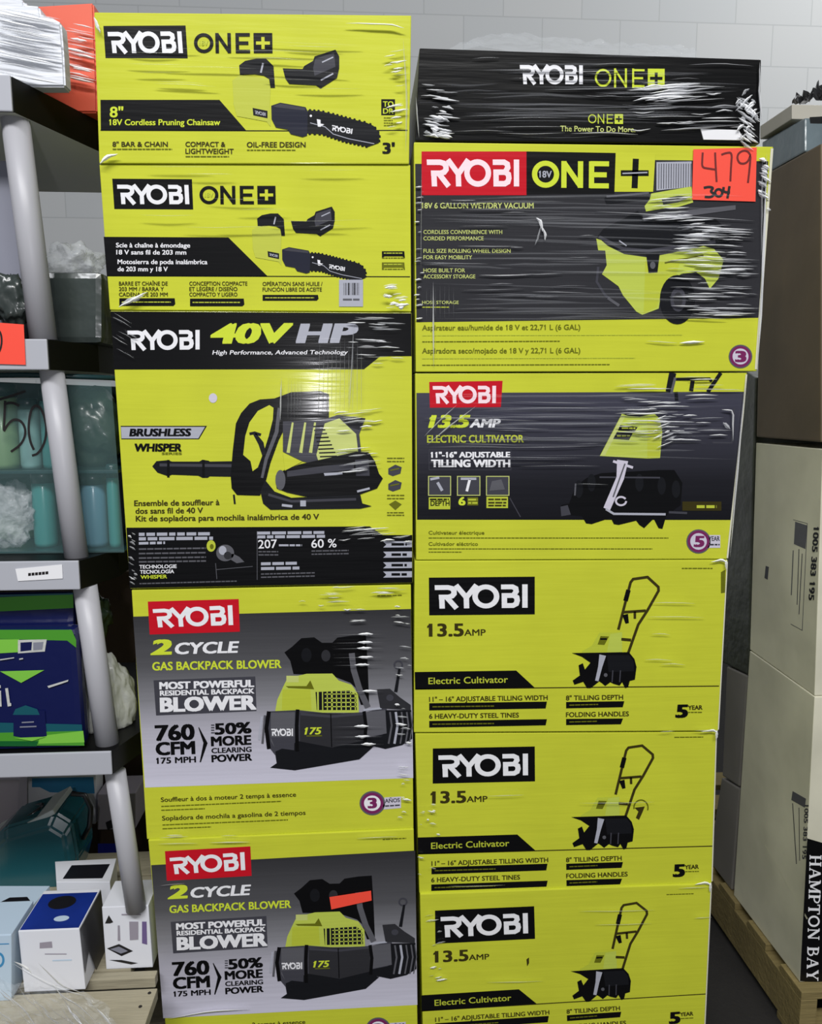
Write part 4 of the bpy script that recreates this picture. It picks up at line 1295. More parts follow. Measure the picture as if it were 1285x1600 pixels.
handwriting(tg2, YF - 0.009, [[(-6, 512), (1.5, 520), (3, 535), (0, 548), (-6, 556)], [(-20, 515), (-24, 535), (-18, 555)]], 3, 'marker_black', 0, 0, 1)

# ---- level 2: clear tote full of bottles, marked 50
mat('teal', (62, 132, 130), rough=0.3, coat=0.4); mat('teal_pale', (120, 160, 158), rough=0.35, coat=0.4); mat('leaf_green', (112, 142, 100), rough=0.4, coat=0.3)
mat('teal_dark', (22, 52, 56), rough=0.35, coat=0.3); mat('blue_soft', (96, 140, 160), rough=0.3, coat=0.4); mat('green_bag', (40, 56, 46), rough=0.35, coat=0.35, bump=0.5, bscale=(20, 20, 20), var=0.4, vscale=12)
film_mat('tote_clear', (150, 190, 190), 0.07, 0.08)
TY = 1.468
tote = empty('storage_tote', onY(60, 860, TY + 0.12)); tote.location.z = Z2; tote['_b'] = tuple(tote.location)
tag(tote, 'clear plastic tote full of teal bottles, marked 50 in black, on the third shelf', 'tote')


def panel(name, pts3, t, m, parent):
    bm = prism_bm(pts3, [p + t for p in pts3], 0.0006, 1)
    return bm_obj(name, bm, m, parent)


tx0, tx1 = onY(-90, 740, TY).x, onY(188, 740, TY).x
ztp = onY(60, 592, TY).z
A = [Vector((tx0, TY, ztp)), Vector((tx1 - 0.008, TY, ztp)), Vector((tx1, TY, Z2)), Vector((tx0, TY, Z2))]
panel('front_panel', A, Vector((0, 0.0015, 0)), 'tote_clear', tote)
panel('bottom_panel', [Vector((tx0, TY + .002, Z2 + .004)), Vector((tx1, TY + .002, Z2 + .004)), Vector((tx1, TY + .002, Z2 + .001)), Vector((tx0, TY + .002, Z2 + .001))], Vector((0, 0.2, 0)), 'teal_dark', tote)
panel('shade_panel', [Vector((tx0, TY + .20, ztp)), Vector((tx1 - .008, TY + .20, ztp - .012)), Vector((tx1, TY + .20, Z2 + .004)), Vector((tx0, TY + .20, Z2 + .004))], Vector((0, 0.0015, 0)), 'teal_dark', tote)  # dark back added to deepen the shade inside the clear tote
bm_obj('rim', tube_bm([(tx0, TY - .003, ztp + .004), ((tx0 + tx1) / 2, TY - .003, ztp + .007), (tx1 - .008, TY - .003, ztp + .002), (tx1 - .008, TY + .2, ztp + .002)], .0045, 10), 'teal_dark', tote, smooth=True)
zs = onY(60, 738, TY).z
bm_obj('divider', box_bm(tx0 + .004, tx1 - .006, TY + .004, TY + .19, zs - .003, zs + .003, .001), 'teal_dark', tote)
bm = bmesh.new()
for k, st in enumerate(([(40, 611), (20, 618), (2, 623), (-14, 628)], [(8, 626), (7, 650), (6, 672)], [(6, 632), (18, 628), (30, 634)], [(6, 674), (14, 660), (24, 654), (36, 660), (41, 676), (34, 694), (17, 706)],
                        [(53, 703), (47, 690), (44, 668), (48, 640), (56, 632), (66, 640), (73, 665), (71, 690), (60, 709), (50, 712)])):
    for qd in ribbon(smooth2(st), 3.8):
        bm.faces.new([bm.verts.new(onY(a, b_, TY - 0.0006 - .00003 * k)) for a, b_ in qd])
bm_obj('handwriting', bm, 'marker_black', tote)


def bottle(px, r_px, ytop, zb, Y, m, label, shape=0, cat='bottle', grp='bottles in the clear tote'):
    c = onY(px, 760, Y)
    h = onY(px, ytop, Y).z - zb
    r = r_px * Y / F_PX * 1.0
    prof = [(r * .88, 0), (r, h * .05), (r, h * .72), (r * .9, h * .8), (r * .5, h * .88), (r * .42, h * .9)] if shape == 0 else [(r * .92, 0), (r, h * .06), (r, h * .80), (r * .94, h * .84)]
    b = bm_obj('bottle' if shape == 0 else 'jar', lathe_bm([(a, zb + z) for a, z in prof], c.x, Y, 24), m, smooth=True, base=(c.x, Y, zb))
    tag(b, label, cat, grp)
    cr = r * (.44 if shape == 0 else .98)
    bm_obj('cap', lathe_bm([(cr, zb + prof[-1][1]), (cr * 1.02, zb + h * .97), (cr * .85, zb + h)], c.x, Y, 20), 'teal_dark' if shape else 'teal_pale', b, smooth=True)
    return b


zl = Z2 + .0045
bottle(67, 17, 735, zl, TY + .055, 'teal', 'teal green bottle left of the pole in the tote, below the marked 0', 1, 'jar')
bottle(22, 25, 748, zl, TY + .14, 'leaf_green', 'green jar at the back of the tote behind the crumpled grey film', 1, 'jar')
bottle(146, 19, 738, zl, TY + .055, 'blue_soft', 'pale blue bottle right of the pole in the tote', 1, 'jar')
bottle(176, 9, 725, zl, TY + .035, 'teal', 'slim teal bottle at the right end of the tote', 1, 'jar')
bottle(118, 17, 745, zl, TY + .13, 'teal_dark', 'dark teal bottle behind the pole in the tote', 1, 'jar')
zu = zs + .0035
bottle(10, 24, 598, zu, TY + .05, 'leaf_green', 'wide green jar in the top of the tote, behind the marked 5', 1, 'jar')
bottle(52, 15, 622, zu, TY + .045, 'teal_pale', 'pale teal bottle in the top of the tote, behind the marked 0', 1, 'jar')
bottle(84, 13, 606, zu, TY + .045, 'teal', 'teal bottle in the top of the tote, just left of the pole', 1, 'jar')
bottle(-46, 22, 610, zu, TY + .05, 'teal_dark', 'dark teal jar in the top of the tote, at the left photo edge', 1, 'jar')
cb_ = onY(8, 805, TY + .036)
tag(bm_obj('plastic_bag', blob_bm(cb_, (0.05, 0.026, 0.06), 0.4, 2.6, 4, 2, flat=zl), 'film_crumple', smooth=True), 'crumpled grey clear film in the lower left of the tote', 'bag')
gb = onY(148, 668, TY + .10)
tag(bm_obj('plastic_bag', blob_bm(gb, (0.056, 0.055, 0.078), 0.20, 1.8, 4, 4, flat=zu), 'green_bag', smooth=True), 'dark green lumpy bag right of the pole in the tote', 'bag')
lt = sticker('shelf_label', [(24, 889), (97, 882), (98, 904), (28, 908)], YF - 0.0075, 'paper_white', 'white paper label on the grey edge of the third shelf', 'label', 0.0008)
bm = bmesh.new()
for i in range(6):
    bm.faces.new([bm.verts.new(onY(a, b_, YF - .0079)) for a, b_ in ((44 + i * 5.4, 895.5 - i * .5), (48.4 + i * 5.4, 895.1 - i * .5), (48.4 + i * 5.4, 899.6 - i * .5), (44 + i * 5.4, 900 - i * .5))])
bm_obj('print', bm, 'marker_black', lt)

# ---- level 3: navy and green packs, white bag
mat('navy', (14, 22, 74), rough=0.3, coat=0.5, bump=0.25, bscale=(12, 12, 12)); mat('pack_green', (74, 150, 44), rough=0.35, coat=0.4); mat('pack_lime', (126, 196, 70), rough=0.35, coat=0.4)
mat('pack_teal', (20, 84, 96), rough=0.35, coat=0.4); mat('deep_green', (14, 92, 40), rough=0.35, coat=0.4); mat('poly_white', (196, 198, 194), rough=0.35, coat=0.4, bump=0.5, bscale=(25, 25, 25))
PY = 1.412
pk = front_box('detergent_pack', -60, 118, 983, PY, 0.038, Z3, 'navy', 'navy and green soft pack with a pale chevron on the fourth shelf', 'pack', 0.012, lean=14)
decal(pk, 'printed_front', PY, [
    ('pack_green', [(-58, 984), (112, 984), (119, 1000), (119, 1012), (105, 1001), (-58, 997)]), ('pack_lime', [(-58, 999), (30, 999), (30, 1019), (-58, 1024)]),
    ('poly_white', [(28, 1000), (73, 999), (70, 1018), (28, 1021)]), ('navy', [(32, 1004), (50, 1003), (49, 1016), (32, 1018)]), ('grey_blue_card', [(52, 1004), (68, 1003), (66, 1015), (52, 1016)]),
    ('pack_teal', [(-50, 1128), (128, 1132), (129, 1148), (-50, 1148)]), ('pack_green', [(-50, 1146), (129, 1142), (132, 1165), (-48, 1165)]), ('pack_lime', [(62, 1150), (130, 1142), (132, 1160), (60, 1162)]),
    ('deep_green', [(-48, 1158), (60, 1158), (57, 1166), (-48, 1166)]),
    ('pack_lime', [(0, 1049), (69, 1047), (33, 1067)]), ('navy', [(21, 1110), (70, 1110), (73, 1150), (47, 1155), (21, 1150)]), ('pack_teal', [(24, 1108), (40, 1102), (58, 1108), (62, 1117), (20, 1117)]),
    ('poly_white', [(-3, 1080), (1.5, 1079), (2.5, 1104), (-2, 1104)]), ('poly_white', [(-3, 1071), (1, 1070.5), (1.3, 1075), (-2.6, 1075)]), ('poly_white', [(8, 1075.5), (12.5, 1075), (15.5, 1098), (17.5, 1099), (17.5, 1103), (12, 1104)]),
    ('poly_white', [(-16, 1085), (-7, 1083), (-7, 1087), (-12, 1088), (-6, 1100), (-15, 1105), (-16, 1101), (-11, 1099)]),
    ('grey_blue_card', [(34, 1128), (53, 1127), (53, 1129), (34, 1130)]), ('grey_blue_card', [(31, 1135), (57, 1134), (57, 1136), (31, 1137)]), ('pack_lime', [(22, 1153), (72, 1151), (50, 1158)]),
    ('poly_white', [(74, 1072), (107, 1062), (106, 1065), (76, 1075)]), ('poly_white', [(0, 1030), (22, 1027), (22, 1028.5), (0, 1032)]), ('poly_white', [(30, 1029), (36, 1028), (36, 1030), (30, 1031)])])
pk2y = 1.43
pb = front_box('detergent_pack', -60, 116, 927, 1.456, 0.018, Z3, 'navy', 'navy pack with a green top band standing behind the chevron pack', 'pack', 0.012)
decal(pb, 'printed_band', 1.456, [('pack_green', [(-58, 936), (114, 928), (115, 950), (-58, 958)]), ('pack_teal', [(-58, 931), (114, 926.5), (114, 929), (-58, 934)])])
wc = onY(166, 1098, 1.53)
tag(bm_obj('plastic_bag', blob_bm(wc, (0.050, 0.05, 0.100), 0.26, 1.6, 5, 9, flat=Z3), 'poly_white', smooth=True), 'torn white plastic bag behind the pole on the fourth shelf', 'bag')
gp = onY(150, 962, 1.53)
tag(bm_obj('plastic_bag', blob_bm(gp, (0.024, 0.04, 0.042), 0.35, 2.6, 4, 12), 'green_bag', smooth=True), 'small dark green bag top above the torn white bag', 'bag')

# ---- bottom level: goods on a wooden crate
ZC = 0.40
mat('box_black_nail', (30, 26, 22))
mat('crate_wood', (172, 164, 140), rough=0.8, bump=0.25, bscale=(10, 90, 90), var=0.2, vscale=6)
fyw = onZ(205, 1513, ZC).y
cx1 = onY(222, 1600, D).x - 0.012
cxf = onZ(246, 1545, ZC).x
yA, yB, yC = onZ(200, 1529, ZC).y, onZ(200, 1546, ZC).y, onZ(200, 1640, ZC).y
crate = empty('wooden_crate', (-0.9, 1.6, 0)); tag(crate, 'low pale wooden crate under the bottom shelf goods', 'crate')
bm_obj('deck_board', box_bm(-1.30, cxf, yC, yB, ZC - 0.022, ZC, 0.002), 'crate_wood', crate)
bm_obj('deck_board', box_bm(-1.30, cxf - .012, yA, 1.43, ZC - 0.022, ZC, 0.002), 'crate_wood', crate)
for i in range(4): bm_obj('deck_board', box_bm(-1.30, cx1, 1.437 + .105 * i, 1.535 + .105 * i, ZC - 0.022, ZC, 0.002), 'crate_wood', crate)
bm_obj('front_board', box_bm(-1.30, cxf - .006, yC + .004, yC + .022, 0.06, ZC - 0.0225, 0.002), 'crate_wood', crate)
for x in (-1.26, -0.85, cx1 - 0.07):
    bm_obj('post', box_bm(x, x + 0.05, yC + 0.0225, yC + 0.09, 0, ZC - 0.0225, 0.002), 'crate_wood', crate)
    bm_obj('post', box_bm(x, x + 0.05, 1.76, 1.82, 0, ZC - 0.0225, 0.002), 'crate_wood', crate)
for x, y in ((cxf - .012, yB - .012), (cxf - .02, yB - .045)):
    bm_obj('nail', lathe_bm([(.0035, ZC), (.003, ZC + .001)], x, y, 10), 'box_black_nail', crate)

mat('gloss_white', (226, 228, 236), rough=0.4, coat=0.3); mat('box_blue', (22, 50, 140), rough=0.35, coat=0.4, var=0.3, vscale=14); mat('box_black', (22, 22, 28), rough=0.35, coat=0.3); mat('cyan', (60, 140, 190), rough=0.4); mat('ice', (190, 210, 228), rough=0.4, coat=0.3)
mat('purple_grey', (110, 92, 140), rough=0.5); mat('appliance_teal', (30, 86, 96), rough=0.25, coat=0.5); mat('appliance_grey', (190, 196, 194), rough=0.35, coat=0.3); mat('mauve_card', (152, 146, 158), rough=0.6); mat('royal_blue', (30, 40, 150), rough=0.4)
# white box with printed gadget
fy = onZ(205, 1513, ZC + .0005).y
wb_ = front_box('gift_carton', 159, 232, 1416, fy, 0.085, ZC + .0005, 'gloss_white', 'white carton printed with a gadget set, beside the lowest yellow carton', 'box', 0.0015, lean=7)
decal(wb_, 'printed_front', fy, [('charcoal_p', q) if False else ('box_black', q) for q in (
    [(164, 1443), (170, 1430), (177, 1441), (172, 1443)], [(167, 1482), (186, 1475), (208, 1486), (190, 1494)], [(170, 1500), (190, 1500), (216, 1505), (205, 1507)])] +
    [('purple_grey', [(222, 1440), (229, 1440), (230, 1476), (222, 1474)]), ('mauve_card', [(184, 1446), (187, 1446), (188, 1470), (184, 1470)]), ('mauve_card', [(202, 1440), (216, 1440), (216, 1468), (203, 1469)]),
     ('grey_blue_card', [(172, 1483), (186, 1479), (200, 1486), (189, 1490)]), ('mauve_card', [(190, 1428), (220, 1428), (220, 1430), (190, 1430)])])
# blue and black box with white end
by = onZ(133, 1546, ZC + .0005).y
bdep = onZ(114, 1390, onY(76, 1453, by).z).y - by
bx = front_box('gadget_carton', 28, 124, 1453, by, bdep, ZC + .0005, 'gloss_white', 'white ended carton with blue top and black side at lower left', 'box', 0.0015, lean=10)
decal(bx, 'printed_end', by, [('mauve_card', [(62, 1473), (81, 1471), (82, 1481), (62, 1482)]), ('mauve_card', [(70, 1490), (104, 1490), (104, 1491.5), (70, 1491.5)]), ('ice', [(82, 1500), (112, 1499), (112, 1501), (82, 1502)])])
bt = onY(76, 1453, by); bl, br_ = onY(28, 1453, by), onY(124, 1453, by)
zz = bt.z + .0004
bm_obj('top_print', prism_bm([Vector((bl.x + .002, by + .003, zz)), Vector((br_.x - .002, by + .003, zz)), Vector((br_.x - .002, by + .003, zz - .0003)), Vector((bl.x + .002, by + .003, zz - .0003))],
                             [Vector((bl.x + .002, by + bdep - .012, zz)), Vector((br_.x - .002, by + bdep - .012, zz)), Vector((br_.x - .002, by + bdep - .012, zz - .0003)), Vector((bl.x + .002, by + bdep - .012, zz - .0003))]), 'box_blue', bx)
bm_obj('top_picture', lathe_bm([(.026, zz + .0002), (.026, zz + .0005)], (bl.x + br_.x) / 2 - .005, by + bdep * .66, 24, 1, .8), 'box_black', bx)
bm_obj('top_picture', lathe_bm([(.014, zz + .0006), (.014, zz + .0008)], (bl.x + br_.x) / 2 + .012, by + bdep * .25, 24, 1, .6), 'ice', bx)
sx0 = onY(124, 1453, by).x + .0008; sx1 = onY(135, 1546, by).x + .0022
bm = bmesh.new()
zb_ = ZC + .002
pts = [(sx0, by + .002, zz - .003), (sx0, by + bdep - .002, zz - .003), (sx1, by + bdep - .002, zb_), (sx1, by + .05, zb_), ((sx0 + sx1) / 2 , by + .028, (zz + zb_) / 2 - .004), ((sx0 + sx1) / 2, by + .003, zb_ + .03)]
A = [bm.verts.new(p) for p in pts]; B = [bm.verts.new(Vector(p) + Vector((.0004, 0, 0))) for p in pts]
bm.faces.new(A); bm.faces.new(B[::-1])
for i in range(6): bm.faces.new((A[i], A[(i + 1) % 6], B[(i + 1) % 6], B[i]))
bmesh.ops.recalc_face_normals(bm, faces=bm.faces)
bm_obj('side_print', bm, 'box_black', bx)
# boxes behind
def lying(name, quad, z, h, m, label, cat='box'):
    """carton lying flat: four photo corners of its top face at height z"""
    T = [onZ(a, b_, z) for a, b_ in quad]
    return tag(bm_obj(name, prism_bm(T, [p - Vector((0, 0, h)) for p in T], .0012), m), label, cat)


z_ = ZC + .0005
hb = 0.06
fb = lying('phone_carton', [(86, 1346), (182, 1341), (172, 1378), (88, 1378)], z_ + .075, .075, 'gloss_white', 'flat white carton with a black panel, behind the blue topped carton')
T = [onZ(a, b_, z_ + .0756) for a, b_ in ((112, 1352), (172, 1350), (160, 1372), (98, 1373))]
bm_obj('top_print', prism_bm(T, [p - Vector((0, 0, .0004)) for p in T]), 'box_black', fb)
sb = lying('gadget_carton', [(-70, 1384), (78, 1384), (22, 1448), (-70, 1448)], z_ + .085, .085, 'ice', 'white carton with a black rounded device printed on its lid, at left photo edge')
cp = onZ(22, 1412, z_ + .0855)
bm_obj('printed_device', lathe_bm([(.032, cp.z), (.032, cp.z + .0004)], cp.x, cp.y, 6, 1.1, .75), 'box_black', sb)
ib = front_box('ice_blue_carton', -70, 18, 1462, by - .02, 0.10, z_, 'ice', 'pale blue white carton at the bottom left corner', 'box', 0.002)
decal(ib, 'printed_ring', by - .02, [('cyan', [(a, b_) for a, b_ in arc(-2, 1500, 9, 12)[:-1]]), ('ice', [(a, b_) for a, b_ in arc(-2, 1500, 5.5, 8)[:-1]]), ('cyan', [(-60, 1476), (14, 1474), (14, 1475.5), (-60, 1478)])])
gy = by + .54
cb1 = front_box('cyan_carton', 30, 150, 1210, gy + .06, 0.06, z_, 'gloss_white', 'tall white carton with cyan band at the back of the bottom level', 'box')
decal(cb1, 'printed_band', gy + .06, [('cyan', [(50, 1216), (146, 1214), (148, 1240), (78, 1238), (62, 1230), (50, 1230)])])
front_box('lilac_carton', -70, 30, 1218, gy - .03, 0.05, z_, 'mauve_card', 'grey lilac carton at the left photo edge behind the wedge shaped appliance', 'box')
front_box('royal_blue_carton', 128, 206, 1318, gy + .05, 0.008 + .1, z_, 'royal_blue', 'royal blue carton behind the lowest pole', 'box') if False else None
rb = front_box('royal_blue_carton', 152, 212, 1240, gy + .03, 0.1, z_, 'mauve_card', 'grey carton with royal blue base behind the lowest pole', 'box')
decal(rb, 'printed_base', gy + .03, [('royal_blue', [(153, 1318), (214, 1318), (216, 1345), (153, 1345)]), ('box_black', [(165, 1285), (176, 1280), (180, 1292), (168, 1297)])])
# wedge shaped appliance in a bag
ac = onY(58, 1312, by + .40)
bm = bmesh.new()
prof = [(-.5, -.5), (-.46, .05), (-.2, .34), (.30, .5), (.46, .36), (.5, -.1), (.42, -.5)]
W_, H_, Dp = .225, .19, .07
L0 = []
for yy, k in ((-.5, .86), (-.38, 1), (.38, 1), (.5, .86)):
    L0.append([bm.verts.new((ac.x + u * W_ * k, ac.y + yy * Dp * 2, ac.z + v * H_ * k - (1 - k) * H_ * .5)) for u, v in prof])
for A, B in zip(L0, L0[1:]):
    for i in range(len(prof)):
        j = (i + 1) % len(prof)
        bm.faces.new((A[i], A[j], B[j], B[i]))
bm.faces.new(L0[0]); bm.faces.new(L0[-1][::-1])
bmesh.ops.recalc_face_normals(bm, faces=bm.faces)
bmesh.ops.bevel(bm, geom=bm.edges[:], offset=.006, segments=2, affect='EDGES')
lo = min(v.co.z for v in bm.verts)
for v in bm.verts:
    if v.co.z < lo + .02: v.co.z = z_
ap = tag(bm_obj('steam_iron', bm, 'appliance_teal', smooth=False), 'dark teal wedge shaped appliance with grey ringed top on the bottom level', 'appliance')
q0, q1 = Vector((ac.x - .46 * W_, 0, ac.z + .05 * H_)), Vector((ac.x + .30 * W_, 0, ac.z + .5 * H_))
n_ = Vector((-(q1 - q0).z, 0, (q1 - q0).x)).normalized()
sl = [q0 + n_ * .006 + Vector((0, ac.y - Dp * .8, 0)), q1 + n_ * .010 + Vector((0, ac.y - Dp * .8, 0)), q1 + n_ * .010 + Vector((0, ac.y + Dp * .8, 0)), q0 + n_ * .006 + Vector((0, ac.y + Dp * .8, 0))]
bm_obj('top_panel', prism_bm(sl, [p - n_ * .012 for p in sl], .002), 'appliance_grey', ap)
mid = (sl[0] + sl[1] + sl[2] + sl[3]) / 4
ux, uy = (sl[1] - sl[0]).normalized(), Vector((0, 1, 0))
bm_obj('ring', tube_bm([mid + n_ * .004 + ux * (.045 * math.cos(t)) + uy * (.028 * math.sin(t)) for t in [2 * math.pi * i / 28 for i in range(29)]], .004, 8, caps=False), 'box_black', ap, smooth=True)
hp = [onY(112, 1240, ac.y - .02), onY(132, 1242, ac.y - .02), onY(142, 1262, ac.y - .02), onY(140, 1290, ac.y - .02), onY(130, 1310, ac.y - .02)]
bm_obj('hose', tube_bm(hp, .006, 10), 'box_black', ap, smooth=True)


# ================================================================== stretch film: raised folds, their light streaks put in as white
def fold(bm, pts, w, Y, h=0.003):
    """one raised, tapering fold of film along a photo polyline on the plane Y"""
    n = len(pts)
    if n < 6:
        out = []
        m = 7
        for i in range(m + 1):
            t = i / m * (n - 1); k = min(int(t), n - 2); f_ = t - k
            out.append((pts[k][0] + (pts[k + 1][0] - pts[k][0]) * f_, pts[k][1] + (pts[k + 1][1] - pts[k][1]) * f_))
        pts = out; n = len(pts)
    rows = []
    for i, (x, y) in enumerate(pts):
        a, b = pts[max(i - 1, 0)], pts[min(i + 1, n - 1)]
        d = Vector((b[0] - a[0], b[1] - a[1])).normalized()
        nn = Vector((-d.y, d.x))
        t = i / (n - 1)
        ww = w * (0.05 + 0.95 * math.sin(math.pi * t) ** 0.9) * (0.85 + 0.3 * random.random())
        jit = random.uniform(-.10, .10) * w
        c = Vector((x, y)) + nn * jit
        l, r = c + nn * ww / 2, c - nn * ww / 2
        rows.append((bm.verts.new(onY(l.x, l.y, Y)), bm.verts.new(onY(c.x, c.y, Y - h * (.3 + .7 * math.sin(math.pi * t)))), bm.verts.new(onY(r.x, r.y, Y))))
    for A, B in zip(rows, rows[1:]):
        bm.faces.new((A[0], B[0], B[1], A[1])); bm.faces.new((A[1], B[1], B[2], A[2]))


def folds(name, specs, label, base_px, Y):
    """specs: (polyline, width px, plane, material)"""
    ms = ['film_fold', 'film_glint', 'film_haze']
    bm = bmesh.new()
    for pts, w, yy, m in specs:
        k = len(bm.faces)
        fold(bm, pts, w, yy)
        bm.faces.ensure_lookup_table()
        for fc in bm.faces[k:]: fc.material_index = m
    return tag(bm_obj(name, bm, ms), label, 'film', kind='stuff')


def scatter(x0, x1, y0, y1, n, l0, l1, slope, w0, w1, Y, bright=0.25, curve=0.0, slope_end=None):
    out = []
    for _ in range(n):
        L_ = random.uniform(l0, l1)
        x = random.uniform(x0, max(x0 + 1, x1 - L_)); y = random.uniform(y0, y1)
        s = slope + random.uniform(-.03, .03)
        if slope_end is not None: s += (slope_end - slope) * (y - y0) / (y1 - y0)
        xe = min(x + L_, x1)
        m = (x + xe) / 2
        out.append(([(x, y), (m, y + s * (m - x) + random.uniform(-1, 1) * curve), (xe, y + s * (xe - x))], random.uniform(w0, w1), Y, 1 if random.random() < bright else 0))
    return out


S = []
# vacuum carton: streaks to the right of the picture, ticks down its left edge
S += scatter(1040, 1186, 345, 495, 46, 18, 90, .02, .9, 2.6, D - .006, .4, 1.2)
S += scatter(1040, 1120, 335, 400, 16, 14, 60, -.05, 1.2, 3.6, D - .006, .4, 1.2)
S += scatter(655, 960, 310, 500, 22, 20, 110, .0, .7, 1.6, D - .006, .05, 1)
S += scatter(646, 664, 262, 500, 18, 6, 13, -.1, 1.5, 3.5, D - .006, .5)
S += [([(659, 262), (658, 420)], 1.6, D - .006, 0), ([(677, 440), (678, 575)], 2.2, D - .006, 1)]
for i in range(7): S.append(([(667 + i * 7, 440 + random.uniform(0, 10)), (667 + i * 7, 500)], .8, D - .006, 0))
S += [([(838, 340), (845, 346), (848, 362)], 5, D - .007, 1), ([(846, 352), (841, 372), (836, 384)], 3, D - .007, 0), ([(848, 355), (853, 366), (852, 376)], 4, D - .007, 1)]
S += [([(1062, 536), (1102, 534)], 4.5, D - .006, 1), ([(930, 330), (1180, 345)], 2, D - .006, 0), ([(1010, 533), (1060, 536)], 2, D - .006, 0)]
S += scatter(1050, 1190, 350, 497, 38, 24, 110, .03, 1.0, 3.0, D - .0075, .6, 1.2)
S += scatter(1000, 1100, 300, 345, 14, 20, 70, -.06, 1.4, 3.6, D - .0075, .5, 1.2)
S += [(p_, w_ * 1.6, y_ + .001, 2) for p_, w_, y_, m_ in scatter(650, 1190, 300, 500, 44, 120, 420, .01, 1.5, 4, D - .006, 0, 2)]
S += [(p_, w_ * 2, y_ + .001, 2) for p_, w_, y_, m_ in scatter(655, 1190, 85, 215, 30, 80, 380, .0, 1.0, 3, D - .004, 0, 4)]
S += [(p_, w_ * 1.8, y_ + .001, 2) for p_, w_, y_, m_ in scatter(652, 1160, 615, 720, 30, 100, 380, .0, 1.0, 3.5, D - .004, 0, 2)]
S += scatter(662, 712, 165, 212, 22, 8, 26, .25, 2.5, 6, D - .005, .6, 3)
S += scatter(975, 1130, 138, 160, 14, 40, 120, -.08, 2, 4.5, D - .0055, .6, 4)
# crumple down the right edge of the vacuum carton
S += scatter(1184, 1206, 236, 330, 16, 6, 18, .6, 3, 7, D - .006, .6)
S += [([(1199, 240), (1194, 380), (1190, 480), (1184, 575)], 4, D - .005, 1), ([(1192, 250), (1190, 400)], 2.5, D - .006, 0)]
# dark cultivator carton
S += scatter(960, 1150, 618, 690, 26, 12, 60, -.01, 1.0, 2.6, D - .004, .3, 1)
S += scatter(655, 960, 620, 760, 20, 40, 160, .01, .6, 1.4, D - .004, .0, 1)
S += scatter(1020, 1060, 655, 705, 12, 6, 26, -.4, 1.5, 3.5, D - .004, .5)
S += scatter(960, 1180, 588, 608, 8, 40, 90, .0, 1.2, 2.4, D - .004, .4)
S += [([(715, 632), (690, 655), (663, 682)], 2.2, D - .004, 0), ([(745, 634), (700, 668), (668, 695)], 2.4, D - .004, 0), ([(730, 645), (680, 685)], 1.6, D - .004, 0), ([(1128, 640), (1146, 642), (1146, 690)], 3, D - .004, 1), ([(1130, 660), (1142, 670)], 6, D - .004, 0),
      ([(1167, 590), (1160, 650), (1150, 770), (1141, 870)], 2.6, D - .002, 1)]
# black carton
S += scatter(980, 1180, 128, 205, 26, 20, 110, -.04, 1.2, 3.2, D - .004, .45, 3)
S += scatter(655, 720, 130, 215, 18, 10, 40, .08, 1.5, 4, D - .004, .55, 2)
S += scatter(660, 1180, 90, 215, 26, 40, 160, .0, .7, 1.6, D - .004, .1, 3)
S += scatter(1148, 1190, 150, 222, 26, 8, 26, .7, 2, 6, D - .006, .6, 3)
S += scatter(1148, 1190, 150, 222, 14, 8, 22, -.9, 2, 5, D - .007, .6, 3)
S += [([(650, 150), (655, 215)], 2, D - .004, 1), ([(660, 300), (662, 300)], 1, D - .006, 0), ([(1188, 96), (1187, 150), (1191, 190)], 3, D - .005, 1)]
# plain cultivator cartons: thin horizontal glints
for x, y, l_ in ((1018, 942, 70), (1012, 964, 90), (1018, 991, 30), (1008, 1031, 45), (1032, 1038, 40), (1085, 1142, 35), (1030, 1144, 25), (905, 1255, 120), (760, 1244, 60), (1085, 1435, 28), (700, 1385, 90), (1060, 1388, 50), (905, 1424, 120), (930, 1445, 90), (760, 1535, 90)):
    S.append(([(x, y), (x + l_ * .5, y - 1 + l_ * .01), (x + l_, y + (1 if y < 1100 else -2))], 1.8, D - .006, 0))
S += scatter(650, 690, 1240, 1390, 12, 4, 14, .2, 1.5, 4, D - .006, .6)
S += scatter(658, 700, 1430, 1560, 12, 5, 18, -.2, 1.2, 3.5, D - .006, .5)
for x, y in ((1122, 1142), (1112, 1380), (1137, 876)): S.append(([(x - 26, y + 2), (x - 8, y - 1), (x, y + 3)], 4, D - .006, 1)); S.append(([(x - 1, y - 2), (x - 2, y + 14)], 4, D - .006, 1))
S += scatter(960, 1110, 625, 680, 18, 20, 70, -.01, 1.4, 3.2, D - .005, .45, 1)
folds('stretch_wrap', S, 'clear stretch film in shiny folds across the right stack', (900, 600), D)

S = []
YL = D - .009
S += [([(500 + i * 6.5, 540 + random.uniform(-12, 8)), (499 + i * 6.6, 600), (497 + i * 6.8, 655)], 1.2, YL, 0) for i in range(11)]
S += [([(451 + i * 5, 585), (450 + i * 5, 660)], 1.0, YL, 0) for i in range(5)]
S += [([(553, 500), (551, 560), (548, 600), (546, 640)], 2.5, YL, 0), ([(440, 590), (438, 660)], 2.2, YL, 1)]
S += scatter(540, 643, 495, 570, 26, 10, 50, .02, 1.0, 3, YL, .4, 1.5)
S += scatter(520, 600, 640, 740, 22, 14, 60, -.08, 1.2, 3.4, YL, .45, 2)
S += scatter(520, 645, 825, 850, 14, 14, 60, -.1, 1.2, 3.4, YL, .5, 2)
for y in (991, 1004, 1013, 1027, 1039, 1080, 1135, 1151, 1163): S.append(([(x_ := random.uniform(552, 566)) and (x_, y), (x_ + 12, y), (x_ + 24, y - .5)], 4.5, YL, 1)); S.append(([(520, y + 1), (600, y)], .9, YL, 0))
S += scatter(440, 642, 915, 985, 18, 10, 40, -.03, 1, 3, YL, .4, 1.5)
